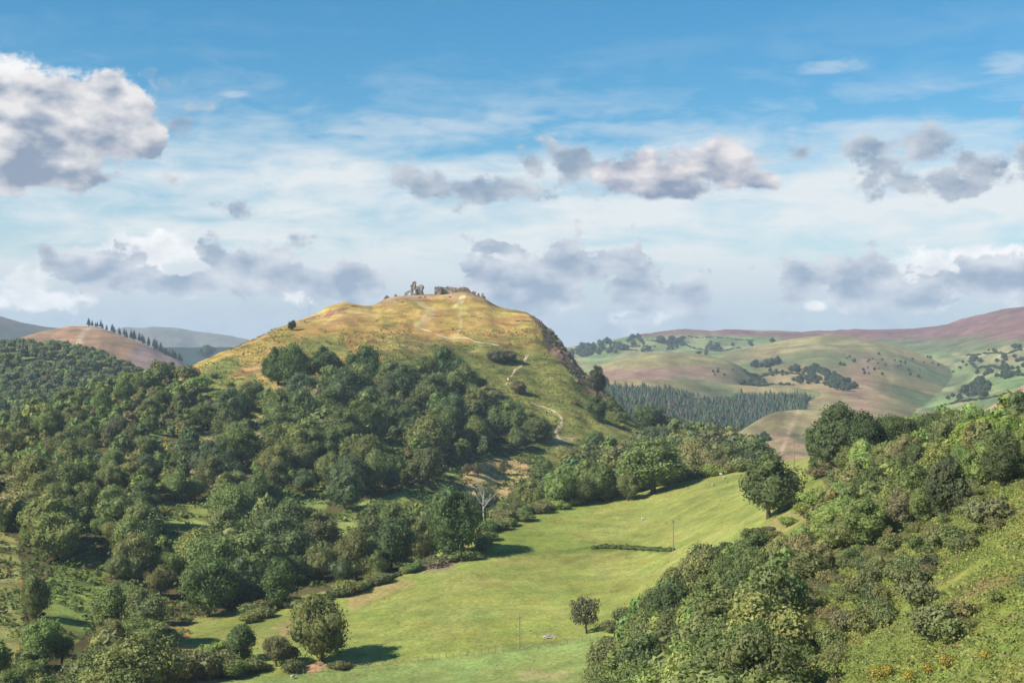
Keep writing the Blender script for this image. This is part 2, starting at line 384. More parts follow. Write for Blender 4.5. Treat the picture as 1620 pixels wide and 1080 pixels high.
# ------------------------------------------------------------------ materials
def mat(name):
    m = bpy.data.materials.new(name); m.use_nodes = True; m.node_tree.nodes.clear(); N = NT(m.node_tree)
    b = N.new('ShaderNodeBsdfPrincipled'); b.inputs['Roughness'].default_value = .9
    b.inputs['Specular IOR Level'].default_value = .15
    o = N.new('ShaderNodeOutputMaterial'); N.l.new(b.outputs[0], o.inputs[0])
    return m, N, b, o
def ground_mat():
    m, N, b, o = mat('ground')
    a = N.new('ShaderNodeAttribute', attribute_name='tint'); g = N.new('ShaderNodeNewGeometry'); P = g.outputs['Position']
    r = N.new('ShaderNodeAttribute', attribute_name='rough')
    n0 = N.noise(P, .9, 5, .65); n1 = N.noise(P, .16, 6, .62); n2 = N.noise(P, .03, 5, .6); n3 = N.noise(P, .006, 5, .6)
    def k(n, amt): return N.m('ADD', 1.0, N.m('MULTIPLY', N.m('SUBTRACT', n, .5), amt))
    amt = r.outputs['Fac']
    f = N.m('MULTIPLY', N.m('MULTIPLY', k(n0, N.m('MULTIPLY', amt, 1.6)), k(n1, N.m('MULTIPLY', amt, 1.3))), N.m('MULTIPLY', k(n2, N.m('MULTIPLY', amt, .9)), k(n3, .5)))
    c = N.mix(1.0, a.outputs['Color'], N.xyz(f, f, f), 'MULTIPLY')
    hs = N.new('ShaderNodeHueSaturation'); N.l.new(c, hs.inputs['Color'])
    n4 = N.noise(P, .07, 5, .6, .5)
    N.l.new(N.ss(n4, .3, .7, .475, .525, 'LINEAR'), hs.inputs['Hue'])
    N.l.new(hs.outputs[0], b.inputs['Base Color'])
    bp = N.new('ShaderNodeBump'); bp.inputs['Strength'].default_value = .5; bp.inputs['Distance'].default_value = .5
    N.l.new(N.m('MULTIPLY', N.m('ADD', n0, N.m('MULTIPLY', n1, 3.0)), amt), bp.inputs['Height']); N.l.new(bp.outputs[0], b.inputs['Normal'])
    b.inputs['Roughness'].default_value = 1.0; b.inputs['Specular IOR Level'].default_value = .05
    return m
def leaf_mat(name, attr):
    m, N, b, o = mat(name)
    if attr: c0 = N.new('ShaderNodeAttribute', attribute_name='tint').outputs['Color']
    else: c0 = N.new('ShaderNodeObjectInfo').outputs['Color']
    g = N.new('ShaderNodeNewGeometry'); P = g.outputs['Position']
    rnd = g.outputs['Random Per Island']
    n = N.noise(P, .35, 3, .6)
    f = N.m('MULTIPLY', N.ss(rnd, 0, 1, .74, 1.32, 'LINEAR'), N.ss(n, .3, .7, .78, 1.22, 'LINEAR'))
    c = N.mix(1.0, c0, N.xyz(f, f, f), 'MULTIPLY')
    hs = N.new('ShaderNodeHueSaturation'); N.l.new(c, hs.inputs['Color'])
    N.l.new(N.ss(N.noise(P, .6, 3, .6), .3, .7, .487, .518, 'LINEAR'), hs.inputs['Hue'])
    N.l.new(hs.outputs[0], b.inputs['Base Color']); b.inputs['Roughness'].default_value = .7
    b.inputs['Specular IOR Level'].default_value = .2
    t = N.new('ShaderNodeBsdfTranslucent'); N.l.new(N.mix(1.0, hs.outputs[0], (1.15, 1.25, .6), 'MULTIPLY'), t.inputs[0])
    mx = N.new('ShaderNodeMixShader'); mx.inputs[0].default_value = .30
    N.l.new(b.outputs[0], mx.inputs[1]); N.l.new(t.outputs[0], mx.inputs[2]); N.l.new(mx.outputs[0], o.inputs[0])
    return m
def plain_mat(name, c1, c2, scale, rough=.9, bump=.3, dist=.1):
    m, N, b, o = mat(name)
    tc = N.new('ShaderNodeTexCoord'); P = tc.outputs['Object']
    n = N.noise(P, scale, 6, .65); n2 = N.noise(P, scale*.22, 4, .6)
    f = N.m('ADD', N.m('MULTIPLY', n, .6), N.m('MULTIPLY', n2, .4))
    N.l.new(N.mix(N.ss(f, .36, .64), c1, c2), b.inputs['Base Color']); b.inputs['Roughness'].default_value = rough
    bp = N.new('ShaderNodeBump'); bp.inputs['Strength'].default_value = bump; bp.inputs['Distance'].default_value = dist
    N.l.new(n, bp.inputs['Height']); N.l.new(bp.outputs[0], b.inputs['Normal'])
    return m
M_GROUND = ground_mat(); M_LEAF = leaf_mat('foliage', False); M_LEAFA = leaf_mat('foliage_mass', True)
M_BARK = plain_mat('bark', (.05, .038, .026), (.12, .095, .07), 3, .95)
M_STONE = plain_mat('castle_stone', (.12, .095, .075), (.40, .33, .26), .9, .95, .8, .3)
M_DEADWOOD = plain_mat('bleached_wood', (.26, .24, .21), (.50, .48, .43), 3)
M_POLE = plain_mat('weathered_pole', (.16, .13, .10), (.30, .26, .21), 4)
M_WOOL = plain_mat('wool', (.42, .40, .35), (.58, .55, .50), 6)
M_PATH = plain_mat('path_earth', (.30, .225, .135), (.50, .40, .26), .5, 1.0, .3, .1)
M_ROCK = plain_mat('rock', (.06, .045, .038), (.22, .15, .11), .35, .95, 1.0, .6)
# ------------------------------------------------------------------ the ground: one sheet to the horizon
W_UP = [(-3000,740),(-400,720),(0,690),(60,668),(150,633),(200,618),(262,602),(322,622),(318,650),(345,668),(395,672),(436,655),(470,640),(530,622),(600,612),(700,610),(790,640),(826,690),(850,708),(800,716),(740,730),(703,748),(690,768),(640,778),(560,800),(505,828),(500,870),(560,868),(620,852),(680,846),(752,840),(764,868),(752,888),(700,896),(650,910),(600,930),(560,943),(500,960),(440,966),(385,982),(268,992),(255,1010),(262,1080),(262,1300),(-3000,1300)]
W_HOLES = [[(-400,835),(0,840),(26,855),(36,930),(30,1030),(0,1050),(-400,1050)], [(78,900),(140,872),(175,900),(165,965),(110,1030),(60,1010)],
           [(-200,754),(50,752),(56,812),(-200,815)], [(296,685),(330,680),(340,705),(335,750),(300,752)], [(392,660),(420,656),(428,684),(424,716),(394,716)],
           [(245,800),(320,792),(345,830),(335,885),(262,885)], [(368,765),(402,760),(408,790),(400,832),(376,832)], [(165,928),(225,918),(236,960),(228,1000),(178,1005)],
           [(236,690),(262,684),(268,740),(240,742)], [(455,792),(500,770),(520,790),(500,845),(462,850)], [(600,700),(640,690),(650,712),(640,745),(604,748)], [(120,760),(150,752),(160,800),(128,812)]]
BELT = [(764,900),(772,842),(800,830),(828,812),(846,785),(880,762),(930,735),(965,728),(1010,728),(1050,718),(1100,714),(1150,716),(1195,728),(1206,760),(1206,900)]
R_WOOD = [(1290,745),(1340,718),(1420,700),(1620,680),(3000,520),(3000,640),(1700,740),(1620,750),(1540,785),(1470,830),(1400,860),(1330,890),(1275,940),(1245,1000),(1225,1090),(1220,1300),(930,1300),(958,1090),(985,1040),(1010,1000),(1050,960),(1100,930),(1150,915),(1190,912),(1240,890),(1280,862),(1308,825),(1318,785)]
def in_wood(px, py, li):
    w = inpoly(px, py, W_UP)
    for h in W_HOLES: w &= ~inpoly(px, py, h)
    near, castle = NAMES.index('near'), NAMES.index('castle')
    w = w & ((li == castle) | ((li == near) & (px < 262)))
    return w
def build_ground():
    pxs = np.concatenate([np.linspace(-5000, -1000, 40), np.arange(-950, -60, 25), np.arange(-60, 1682, 2.0), np.arange(1690, 2600, 25), np.linspace(2700, 6000, 34)])
    ds = np.concatenate([np.exp(np.linspace(math.log(2.5), math.log(95), 50))[:-1], np.exp(np.linspace(math.log(95), math.log(1300), 640))[:-1],
                         np.exp(np.linspace(math.log(1300), math.log(9000), 250))[:-1], np.exp(np.linspace(math.log(9000), math.log(9700), 6))])
    nx, nd = len(pxs), len(ds)
    Z = np.empty((nx, nd)); LI = np.empty((nx, nd), int)
    for a in range(0, nx, 120):
        Z[a:a+120], LI[a:a+120] = terrain(pxs[a:a+120], np.broadcast_to(ds, (len(pxs[a:a+120]), nd)))
    PX = np.broadcast_to(pxs[:, None], (nx, nd)); D = np.broadcast_to(ds, (nx, nd))
    X = (PX-810)/F*D; PY = HY-Z/D*F
    # ---- albedo map
    n_big = fbm(X/60, D/60, 4, 40); n_mid = fbm(X/14, D/14, 4, 50); n_sm = fbm(X/4, D/4, 3, 60); n_far = fbm(X/160, D/260, 5, 70)
    wob = fbm(X/25, D/25, 3, 80)
    qx = PX+10*fbm(PX/40, PY/25, 4, 90); qy = PY+5*fbm(PX/30, PY/20, 4, 95)
    C = np.zeros((nx, nd, 3)); C[:] = (.10, .12, .05); RG = np.full((nx, nd), .6)
    def put(mask, col, w=1.0):
        w = np.where(mask, w, 0.0)[..., None] if np.ndim(w) == 0 else (np.where(mask, np.clip(w, 0, 1), 0.0))[..., None]
        C[:] = C*(1-w)+np.array(col)*w
    sm = lambda v, a, b: np.clip((v-a)/(b-a), 0, 1)
    L = {k: LI == i for i, k in enumerate(NAMES)}
    # pasture
    A = L['near']
    put(A, (.245, .262, .066)); put(A, (.195, .232, .05), sm(n_big, -.1, .4)); put(A, (.30, .285, .09), sm(n_mid, .0, .5)*.5); put(A, (.17, .19, .055), sm(fbm(X/9, D/9, 4, 57), .15, .5)*.45)
    fg = A & inpoly(qx, qy, [(200,1100),(300,1076),(420,1068),(560,1056),(700,1040),(830,1022),(950,1005),(990,1100)])
    put(fg, (.195, .25, .078), .8)
    put(A & inpoly(qx, qy, [(820,1062),(900,1058),(905,1072),(820,1076)]), (.32, .27, .12), .6)
    put(A & inpoly(qx, qy, [(545,945),(600,925),(640,915),(660,918),(600,945),(556,965)]), (.36, .27, .11), .8)      # dry lip
    put(A & inpoly(qx, qy, [(440,985),(470,975),(465,1005),(445,1010)]), (.34, .27, .12), .6)
    put(A & inpoly(qx, qy, [(484,1046),(505,1042),(520,1052),(498,1062),(480,1060)]), (.44, .24, .15), .9)      # bare earth under the oak
    put(A & inpoly(qx, qy, [(280,1072),(330,1070),(335,1085),(280,1085)]), (.44, .26, .16), .8)
    put(A & inpoly(qx, qy, [(640,893),(700,882),(725,888),(715,902),(660,905),(632,902)]), (.24, .18, .12), .7)
    b1 = np.abs(qy-(872-(PX-800)*.012+3*np.sin(PX/40)))   # terrace across the pasture
    put(A & (PX > 740) & (PX < 1060), (.13, .17, .035), (1-sm(b1, 1, 5))*.8)
    put(A & (PX > 560) & (PX < 900) & (np.abs(qy-(1040-(PX-560)*.075)) < 3), (.12, .16, .035), .5)
    # right hand scrub slope
    scr = A & (PX > 940) & inpoly(qx, qy, [(950,1400),(960,1060),(975,1000),(1010,950),(1090,880),(1230,840),(1262,800),(1290,720),(1400,600),(6100,200),(6100,1400)])
    put(scr, (.165, .20, .045)); put(scr, (.25, .25, .06), sm(n_mid, -.1, .5)); put(scr, (.10, .12, .035), sm(n_sm, .2, .8)*.7); put(scr, (.20, .13, .07), sm(fbm(X/9, D/9, 3, 44), .25, .6)*.6)
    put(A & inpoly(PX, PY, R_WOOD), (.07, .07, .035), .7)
    put(A & inpoly(qx, qy, [(1250,835),(1290,812),(1300,800),(1240,812),(1185,850),(1200,858)]), (.30, .24, .10), .6)
    RG[A] = .85; RG[scr] = 1.0
    # castle hill
    B = L['castle']
    put(B, (.375, .245, .075)); put(B, (.265, .212, .056), sm(n_mid, -.05, .5)*.8); put(B, (.42, .28, .115), sm(n_big, .1, .5)*.7)
    low = B & (PY > 540+8*wob)
    grn = sm(PY+14*n_mid+8*wob, 525, 565)*sm(PX, 560, 640)
    put(B, (.135, .155, .042), grn*.85); put(B, (.095, .125, .038), grn*sm(fbm(X/17, D/9, 4, 181), .02, .3)*.85); put(B & low, (.26, .20, .07), sm(n_sm+n_mid, .3, .8)*.6)
    put(B & inpoly(qx, qy, [(310,590),(350,566),(372,566),(378,580),(360,600),(350,640),(300,660)]), (.165, .195, .055), .8)
    put(B & inpoly(qx, qy, [(350,600),(400,590),(430,612),(420,660),(330,690)]), (.16, .18, .052), .8)
    put(B & inpoly(qx, qy, [(480,535),(545,528),(550,560),(520,575),(470,560)]), (.16, .18, .05), .8)
    put(B & inpoly(qx, qy, [(395,572),(430,566),(420,590),(360,600)]), (.27, .17, .07), .7)
    put(B & inpoly(qx, qy, [(430,612),(500,600),(505,612),(440,632),(425,628)]), (.37, .28, .11), .9)
    put(B & inpoly(qx, qy, [(800,610),(900,570),(930,600),(990,660),(1030,700),(900,720),(850,700)]), (.235, .23, .062), .8)
    put(B & inpoly(qx, qy, [(820,610),(900,590),(960,650),(1010,700)]), (.17, .18, .05), sm(n_sm+n_mid, 0, .5)*.7)
    put(B & inpoly(qx, qy, [(740,610),(800,600),(832,610),(800,650),(760,650)]), (.24, .22, .07), .7)
    put(B & inpoly(qx, qy, [(728,742),(755,728),(800,722),(834,733),(842,758),(800,790),(735,790)]), (.46, .33, .14))     # bracken clearing
    put(B & inpoly(qx, qy, [(700,740),(740,716),(800,708),(870,712),(860,722),(790,724),(740,740),(710,756)]), (.15, .19, .05))
    put(B & inpoly(qx, qy, [(860,700),(885,690),(910,692),(905,705),(870,708)]), (.36, .30, .14), .8)
    # summit: worn turf, bare patches, shadowless rim of stone
    put(B & inpoly(qx, qy, [(595,480),(615,466),(700,463),(775,468),(785,480),(740,474),(690,472),(640,476),(610,484)]), (.30, .20, .12), .75)
    put(B & inpoly(qx, qy, [(655,476),(668,474),(688,492),(672,512),(660,520),(656,512),(670,490)]), (.43, .33, .165), .7)
    put(B & inpoly(qx, qy, [(716,480),(725,470),(735,469),(728,480),(718,482)]), (.48, .37, .21), .85)
    put(B & inpoly(qx, qy, [(728,486),(733,486),(733,510),(724,532),(717,532),(727,508)]), (.44, .33, .16), .75)
    put(B & (np.abs(qy-493-.02*PX+13) < 4) & (PX > 480) & (PX < 880), (.36, .30, .10), .5)
    put(B & inpoly(qx, qy, [(505,500),(520,490),(546,484),(560,486),(540,492),(515,502)]), (.24, .12, .07), .8)
    cliff = B & inpoly(qx, qy, [(836,492),(862,508),(880,526),(905,556),(935,590),(962,622),(955,640),(925,615),(895,585),(872,556),(862,530),(852,515)])
    put(cliff, (.20, .13, .085)); put(cliff, (.10, .075, .06), sm(n_sm+n_mid, .0, .5)); st_ = fbm((PX-PY*.8)/3.2, (PX*.8+PY)/26, 3, 161); put(cliff, (.40, .25, .14), sm(st_, .05, .4)*.75); put(cliff, (.055, .045, .04), sm(-st_, .15, .4)*.8)
    put(B & inpoly(qx, qy, [(862,520),(880,532),(884,548),(872,556),(860,545)]), (.05, .045, .04), .75)
    strip = B & inpoly(qx, qy, [(490,835),(560,798),(640,776),(700,766),(740,790),(750,840),(680,850),(620,856),(560,872),(500,872)])
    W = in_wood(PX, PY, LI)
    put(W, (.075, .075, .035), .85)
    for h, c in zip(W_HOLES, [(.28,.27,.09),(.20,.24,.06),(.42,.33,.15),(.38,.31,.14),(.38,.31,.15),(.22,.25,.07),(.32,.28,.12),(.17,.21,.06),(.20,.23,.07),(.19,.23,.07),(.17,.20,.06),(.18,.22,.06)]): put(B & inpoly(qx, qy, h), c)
    put(strip, (.25, .28, .08))
    RG[B] = .9
    # far land
    wd = L['wooded']; put(wd, (.06, .075, .035)); put(wd & inpoly(qx, qy, [(-300,560),(0,556),(40,552),(58,560),(45,572),(0,585),(-300,600)]), (.19, .24, .08))
    put(wd & inpoly(qx, qy, [(70,565),(110,562),(112,570),(70,573)]), (.20, .22, .09))
    br = L['brown']; put(br, (.34, .19, .10)); put(br, (.46, .28, .155), sm(n_mid+n_far, .1, .6)); put(br, (.15, .12, .07), sm(n_mid-n_far, .3, .7)*.8)
    put(br & (qx > 205) & (qx-205 > (540-qy)*1.5+20), (.27, .19, .17), .8)
    put(br, (.09, .075, .05), sm(fbm(X/16, D/40, 3, 171), .42, .6)*.8); put(br & inpoly(qx, qy, [(118,530),(124,520),(150,516),(140,522),(128,530),(126,545),(118,548)]), (.50, .38, .24), .7)
    put(L['forestband'], (.035, .06, .05)); put(L['blueleft'], (.08, .085, .06)); put(L['blueleft'] & (PY < 512), (.13, .09, .08)); put(L['bluefar'], (.15, .14, .11))
    put(L['bluefar'] & (n_far > .1), (.22, .20, .13), .6)
    mo = L['moor']
    put(mo, (.145, .15, .07)); put(mo, (.20, .125, .10), sm(552-PY-(PX-1100)*.012+10*n_far, 12, 20)); put(mo, (.19, .085, .075), sm(n_far, -.1, .3)*(PY < 535))
    mr = mo & (PX > 1380); put(mr, (.185, .10, .09), sm(-(PY-532-10*n_far)-(1500-PX)*.02, -8, 6)); put(mr, (.13, .155, .07), sm(PY+12*n_far, 536, 556))
    put(mo & (PX < 1180) & (PY > 531+4*n_far), (.17, .21, .085)); put(mo & (PX < 1180) & (PY > 531) & (fbm(PX/40, PY/9, 3, 7) > .15), (.27, .25, .12), .8)
    fx = np.floor((PX+.6*(PY-540)+8*np.sin(PY/6))/34); fy = np.floor((PY+.06*PX+2*np.sin(PX/25))/6.5); cell = _hash(fx, fy, 5)
    mf = mo & (PX < 1235) & (PY > 531+4*n_far)
    for lo, hi, cc in ((0,.3,(.17,.24,.085)),(.3,.5,(.31,.28,.13)),(.5,.7,(.13,.18,.07)),(.7,.85,(.24,.24,.11))): put(mf & (cell >= lo) & (cell < hi), cc, .8)
    mf2 = mo & (PX > 1380) & (PY > 560)
    for lo, hi, cc in ((0,.35,(.19,.26,.09)),(.35,.6,(.30,.28,.14)),(.6,.8,(.13,.17,.07))): put(mf2 & (cell >= lo) & (cell < hi), cc, .75)
    put(mo & (PX > 1195) & (PX < 1260) & (np.abs(PY-523) < 3), (.24, .25, .12), .7)
    put(mo & inpoly(qx, qy, [(1500,560),(1620,548),(1800,545),(1800,585),(1620,578),(1560,572)]), (.30, .27, .14), .9)
    put(mo & inpoly(qx, qy, [(1560,600),(1640,590),(1700,640),(1610,632)]), (.17, .24, .09), .9)
    for q in range(7): put(mr & (np.abs(PX-(1600+q*61-(PY-490)*1.1*(1+.3*np.sin(q*9)))+14*n_mid) < 1.3) & (PY > 486) & (n_far > -.1), (.32, .24, .17), .45)
    do = L['dome']
    put(do, (.17, .165, .075)); put(do, (.285, .215, .105), sm(n_far+.3*n_mid, .0, .45)); put(do, (.115, .15, .065), sm(-n_far, .0, .4)*sm(PY, 548, 575)); put(do & (PY < 552), (.30, .26, .12), .6)
    put(do, (.30, .19, .13), np.exp(-((PX+18*n_far+12*n_mid-1368)/22)**2)*sm(PY, 552, 575)*.8)
    put(do & (np.abs(PX-1405+8*np.sin(PY/14)+10*n_mid) < 2) & (PY > 556), (.36, .28, .17), .5)
    hu = L['hump']; put(hu, (.27, .235, .105)); put(hu, (.26, .165, .12), sm(PY+8*n_far, 575, 585)); put(hu, (.14, .15, .075), sm(n_far, .2, .5)); put(hu, (.13, .155, .07), sm(PX+40*n_far+20*n_mid, 1110, 1180)*.8)
    sh = L['shelf']; put(sh, (.31, .235, .115)); put(sh, (.18, .19, .08), sm(n_far, .2, .5)); put(sh & (PY > 613+(PX-1000)*.055), (.055, .07, .045), .9)
    spu = L['spur']; put(spu, (.22, .19, .09)); put(spu, (.34, .20, .13), sm(n_mid+n_big, .0, .5)); put(spu, (.11, .13, .06), sm(-n_mid, .15, .5)); put(spu & (PX > 1240) & (PY < 675), (.32, .27, .13), .8)
    put(spu & (np.abs(PX-1262+(PY-650)*.4) < 3), (.46, .34, .20), .8)
    ba = L['bank']; put(ba, (.40, .28, .20)); put(ba, (.52, .42, .36), sm(n_mid, .1, .5)); put(ba & (PY > 650), (.12, .13, .05))
    for k in ('wooded', 'brown', 'forestband', 'blueleft', 'bluefar', 'moor', 'dome', 'hump', 'shelf', 'spur', 'bank'): RG[L[k]] = .8
    far = np.zeros((nx, nd), bool)
    for k in ('wooded', 'brown', 'moor', 'dome', 'hump', 'shelf', 'spur', 'bank', 'bluefar', 'blueleft'): far |= L[k]
    Cb = C.copy()
    for _ in range(2):
        Cb[1:-1] = (Cb[:-2]+2*Cb[1:-1]+Cb[2:])/4; Cb[:, 1:-1] = (Cb[:, :-2]+2*Cb[:, 1:-1]+Cb[:, 2:])/4
    same = np.zeros((nx, nd), bool); same[3:-3, 3:-3] = (LI[6:, 3:-3] == LI[:-6, 3:-3]) & (LI[3:-3, 6:] == LI[3:-3, :-6])
    C = np.where((far & same)[..., None], Cb, C)
    # heath and bracken mottling on the far slopes
    mt = fbm(X/22, D/50, 4, 120); mt2 = fbm(X/70, D/30, 4, 130)
    C = np.where(far[..., None], C*(1+.45*mt+.30*mt2)[..., None], C)
    hill = L['castle']&~W
    C = np.where(hill[..., None], C*(1+.55*fbm(X/11, D/5, 4, 140)+.35*fbm(X/40, (Z*6+D)/9, 3, 150))[..., None], C)
    C = np.clip(C*(1+.10*n_sm[..., None])*.86, .01, .7)
    V = np.stack([X, D, Z], -1).reshape(-1, 3)
    i = np.arange(nx-1)[:, None]*nd+np.arange(nd-1)[None, :]
    Fq = np.stack([i, i+nd, i+nd+1, i+1], -1).reshape(-1, 4)
    me = mesh_np('ground', V, Fq, [M_GROUND], True, C.reshape(-1, 3))
    ra = me.attributes.new('rough', 'FLOAT', 'POINT'); ra.data.foreach_set('value', RG.astype(np.float32).ravel())
    o = link('ground', me); tag(o, 'grassy hills and valley floor running out to the far moors', None, None, 'structure')
    return o
build_ground()

def drape(pts, steps=14, lift=.12):
    """photo polyline -> list of ground points, subdivided"""
    W = [at(*p) for p in pts]; out = []
    for a, b in zip(W[:-1], W[1:]):
        for k in range(steps):
            t = k/steps; out.append((a.x*(1-t)+b.x*t, a.y*(1-t)+b.y*t))
    out.append((W[-1].x, W[-1].y))
    xy = np.array(out)
    for _ in range(8): xy[1:-1] = (xy[:-2]+2*xy[1:-1]+xy[2:])/4
    return xy
def ribbon(name, pts, width, label, m=None, lift=.15):
    xy = drape(pts); d = np.gradient(xy, axis=0); d /= np.linalg.norm(d, axis=1)[:, None]+1e-9
    nrm = np.stack([-d[:, 1], d[:, 0]], 1); n = len(xy)
    w = width*(1+.5*fbm(np.arange(n)/5, np.zeros(n), 3, 5))
    V = []
    for s in (-1, -.4, .4, 1):
        p = xy+nrm*(s*w/2)[:, None]; z, _ = zat(p[:, 0], p[:, 1])
        V.append(np.column_stack([p, z+(lift if abs(s) < 1 else -.1)]))
    V = np.concatenate(V); i = np.arange(n-1)
    Fq = np.concatenate([np.stack([i+k*n, i+1+k*n, i+1+(k+1)*n, i+(k+1)*n], 1) for k in range(3)])
    o = link(name, mesh_np(name, V, Fq, [m or M_PATH], True)); tag(o, label, None, None, 'structure')
ribbon('path', [(665,520),(680,526),(700,532),(735,535),(765,543),(790,548)], 2.0, 'pale footpath crossing the hill face below the castle')
ribbon('path', [(834,562),(826,578),(812,590),(803,602),(801,612)], 2.2, 'pale zigzag footpath dropping beside the dark wood')
ribbon('path', [(838,636),(858,642),(878,650),(890,662),(886,674),(879,686),(884,694),(900,700)], 3.0, 'sandy footpath bending down the right flank of the hill')
# ------------------------------------------------------------------ foliage building blocks
RS = np.random.RandomState(7)
def ico(sub):
    import bmesh
    bm = bmesh.new(); bmesh.ops.create_icosphere(bm, subdivisions=sub, radius=1)
    V = np.array([v.co[:] for v in bm.verts]); Fc = np.array([[v.index for v in f.verts] for f in bm.faces]); bm.free()
    return V, Fc
ICO1, ICO2 = ico(1), ico(2)
def crown(seed, lobes, quads, leaf, r=5.5, h=9.0, base=2.0, flat=.8, top=.55, irregular=.25, core=.80, lobe_r=(.30, .48)):
    """a crown of overlapping lobes: a dark inner body plus leaf sprays tilted about each lobe's surface.
    returns vertices and quads (real metres, trunk foot at the origin)"""
    g = np.random.RandomState(seed)
    cs, rs = [], []
    asym = g.uniform(-.18, .18, 2)
    for i in range(lobes):
        for _ in range(30):
            u = g.normal(size=3); u /= np.linalg.norm(u); rad = g.uniform(.25, .85)**.6
            p = u*rad
            if p[2] > -.85: break
        wz = 1-top*max(p[2], 0)*.6
        lr = r*g.uniform(*lobe_r)*(1-.25*max(p[2], 0))
        c = np.array([(p[0]+asym[0]*p[2])*(r-lr*.75)*wz*(1+g.uniform(-irregular, irregular)), (p[1]+asym[1]*p[2])*(r-lr*.75)*wz*(1+g.uniform(-irregular, irregular)), base+h/2+p[2]*(h/2-lr*.6)])
        cs.append(c); rs.append(lr)
    cs.append(np.array([0, 0, base+h*.45])); rs.append(r*.62)
    cs = np.array(cs); rs = np.array(rs)
    VV, FF = [], []; off = 0
    # inner bodies
    iv, jf = ICO1
    for c, q in zip(cs, rs):
        v = iv*(core*q*(1+.18*g.uniform(-1, 1, (len(iv), 1)))); v[:, 2] *= flat; v = v+c
        VV.append(v); FF.append(np.column_stack([jf, jf[:, 2]])+off); off += len(v)
    # sprays
    w = rs**2; w = w/w.sum(); n = quads
    k = g.choice(len(rs), n, p=w)
    nrm = g.normal(size=(n, 3)); nrm[:, 2] += .25; nrm /= np.linalg.norm(nrm, axis=1)[:, None]
    P = cs[k]+nrm*(rs[k]*(1+.17*g.normal(size=n)).clip(.62, 1.38))[:, None]*np.array([1, 1, flat])
    # keep those not buried in other lobes
    inside = np.zeros(n, bool)
    for j in range(len(rs)):
        dd = (P-cs[j])/np.array([1, 1, flat]); inside |= (np.einsum('ij,ij->i', dd, dd) < (rs[j]*.80)**2) & (k != j)
    P, nrm = P[~inside], nrm[~inside]; n = len(P)
    t = nrm+g.normal(size=(n, 3))*.46; t /= np.linalg.norm(t, axis=1)[:, None]
    a = np.cross(t, g.normal(size=(n, 3))); a /= np.linalg.norm(a, axis=1)[:, None]; b = np.cross(t, a)
    s = leaf*g.uniform(.55, 1.45, n)[:, None]; s2 = s*g.uniform(.5, .9, n)[:, None]
    q = np.stack([P-a*s*.5, P-b*s2*.55+a*s*.1, P+a*s*.55+t*s*.12, P+b*s2*.5-t*s*.06], 1).reshape(-1, 3)
    VV.append(q); FF.append(np.arange(4*n).reshape(-1, 4)+off)
    return np.concatenate(VV), np.concatenate(FF)
def tubes(paths, sides=6):
    """paths: list of [(point, radius), ...]"""
    VV, FF = [], []; off = 0
    for p in paths:
        for k, (c, r) in enumerate(p):
            c = np.array(c, float)
            d = np.array(p[min(k+1, len(p)-1)][0], float)-np.array(p[max(k-1, 0)][0], float); d /= np.linalg.norm(d)+1e-9
            a = np.cross(d, [.3, .9, .1]); a /= np.linalg.norm(a)+1e-9; b = np.cross(d, a)
            th = np.linspace(0, 2*np.pi, sides, endpoint=False)
            VV.append(c+r*(np.cos(th)[:, None]*a+np.sin(th)[:, None]*b))
        for k in range(len(p)-1):
            for s in range(sides):
                FF.append([off+k*sides+s, off+k*sides+(s+1) % sides, off+(k+1)*sides+(s+1) % sides, off+(k+1)*sides+s])
        off += len(p)*sides
    return np.concatenate(VV), np.array(FF)
def trunk(seed, h, r, spread):
    g = np.random.RandomState(seed); ps = []
    top = np.array([g.uniform(-.4, .4), g.uniform(-.4, .4), h*.75]); mid = np.array([g.uniform(-.3, .3), g.uniform(-.3, .3), h*.3])
    ps.append([((0, 0, -1.5), r*1.6), ((0, 0, .3), r*1.15), (mid, r*.85), (top*.6+mid*.4, r*.5), (top, r*.15)])
    for i in range(7):
        z0 = h*g.uniform(.22, .55); an = g.uniform(0, 6.28); L = spread*g.uniform(.5, .85)
        e = np.array([math.cos(an)*L, math.sin(an)*L, z0+h*g.uniform(.12, .3)]); s = np.array([0, 0, z0])
        ps.append([(s, r*.45), (s*.5+e*.5+np.array([0, 0, -.2]), r*.28), (e, r*.08)])
    return tubes(ps)
def add_mesh(name, vf, m, smooth=False): return mesh_np(name, vf[0], vf[1], [m], smooth)
# prototypes (crown mesh, trunk mesh, nominal height)
TREES = []
for i in range(9):
    hh = [14, 13, 15, 13.5, 12.5, 16, 14, 15, 13][i]; rr = [6.3, 6.8, 5.6, 7.0, 6.0, 6.0, 6.6, 5.2, 7.2][i]
    cv = crown(100+i, [26, 30, 24, 32, 22, 28, 34, 24, 30][i], 9500, .47, rr, hh-.25, .2, .92, .4, .24, lobe_r=(.24, .46))
    TREES.append((add_mesh('crown_mesh', cv, M_LEAF), add_mesh('trunk_mesh', trunk(200+i, hh, .42, rr*.75), M_BARK, True), hh, rr))
SHRUBS = []
for i in range(6):
    cv = crown(300+i, 9+i % 3*3, 2200, .26, 2.0, 2.7, .1, .8, .5, .4, .72, (.28, .5))
    SHRUBS.append((add_mesh('shrub_mesh', cv, M_LEAF), None, 2.8, 2.0))
SPARSE = []
for i in range(3):
    cv = crown(330+i, 12, 2400, .16, 2.1, 2.8, .1, .7, .5, .5, .45, (.28, .5))
    SPARSE.append((add_mesh('shrub_mesh', cv, M_LEAF), None, 2.9, 2.1))
LOWT = [crown(400+i, 13, 620, 1.35, [6.3, 5.6, 6.8, 6][i], 12.4, 1.4, .85, .7, .22, .88) for i in range(4)]
SMALLT = []
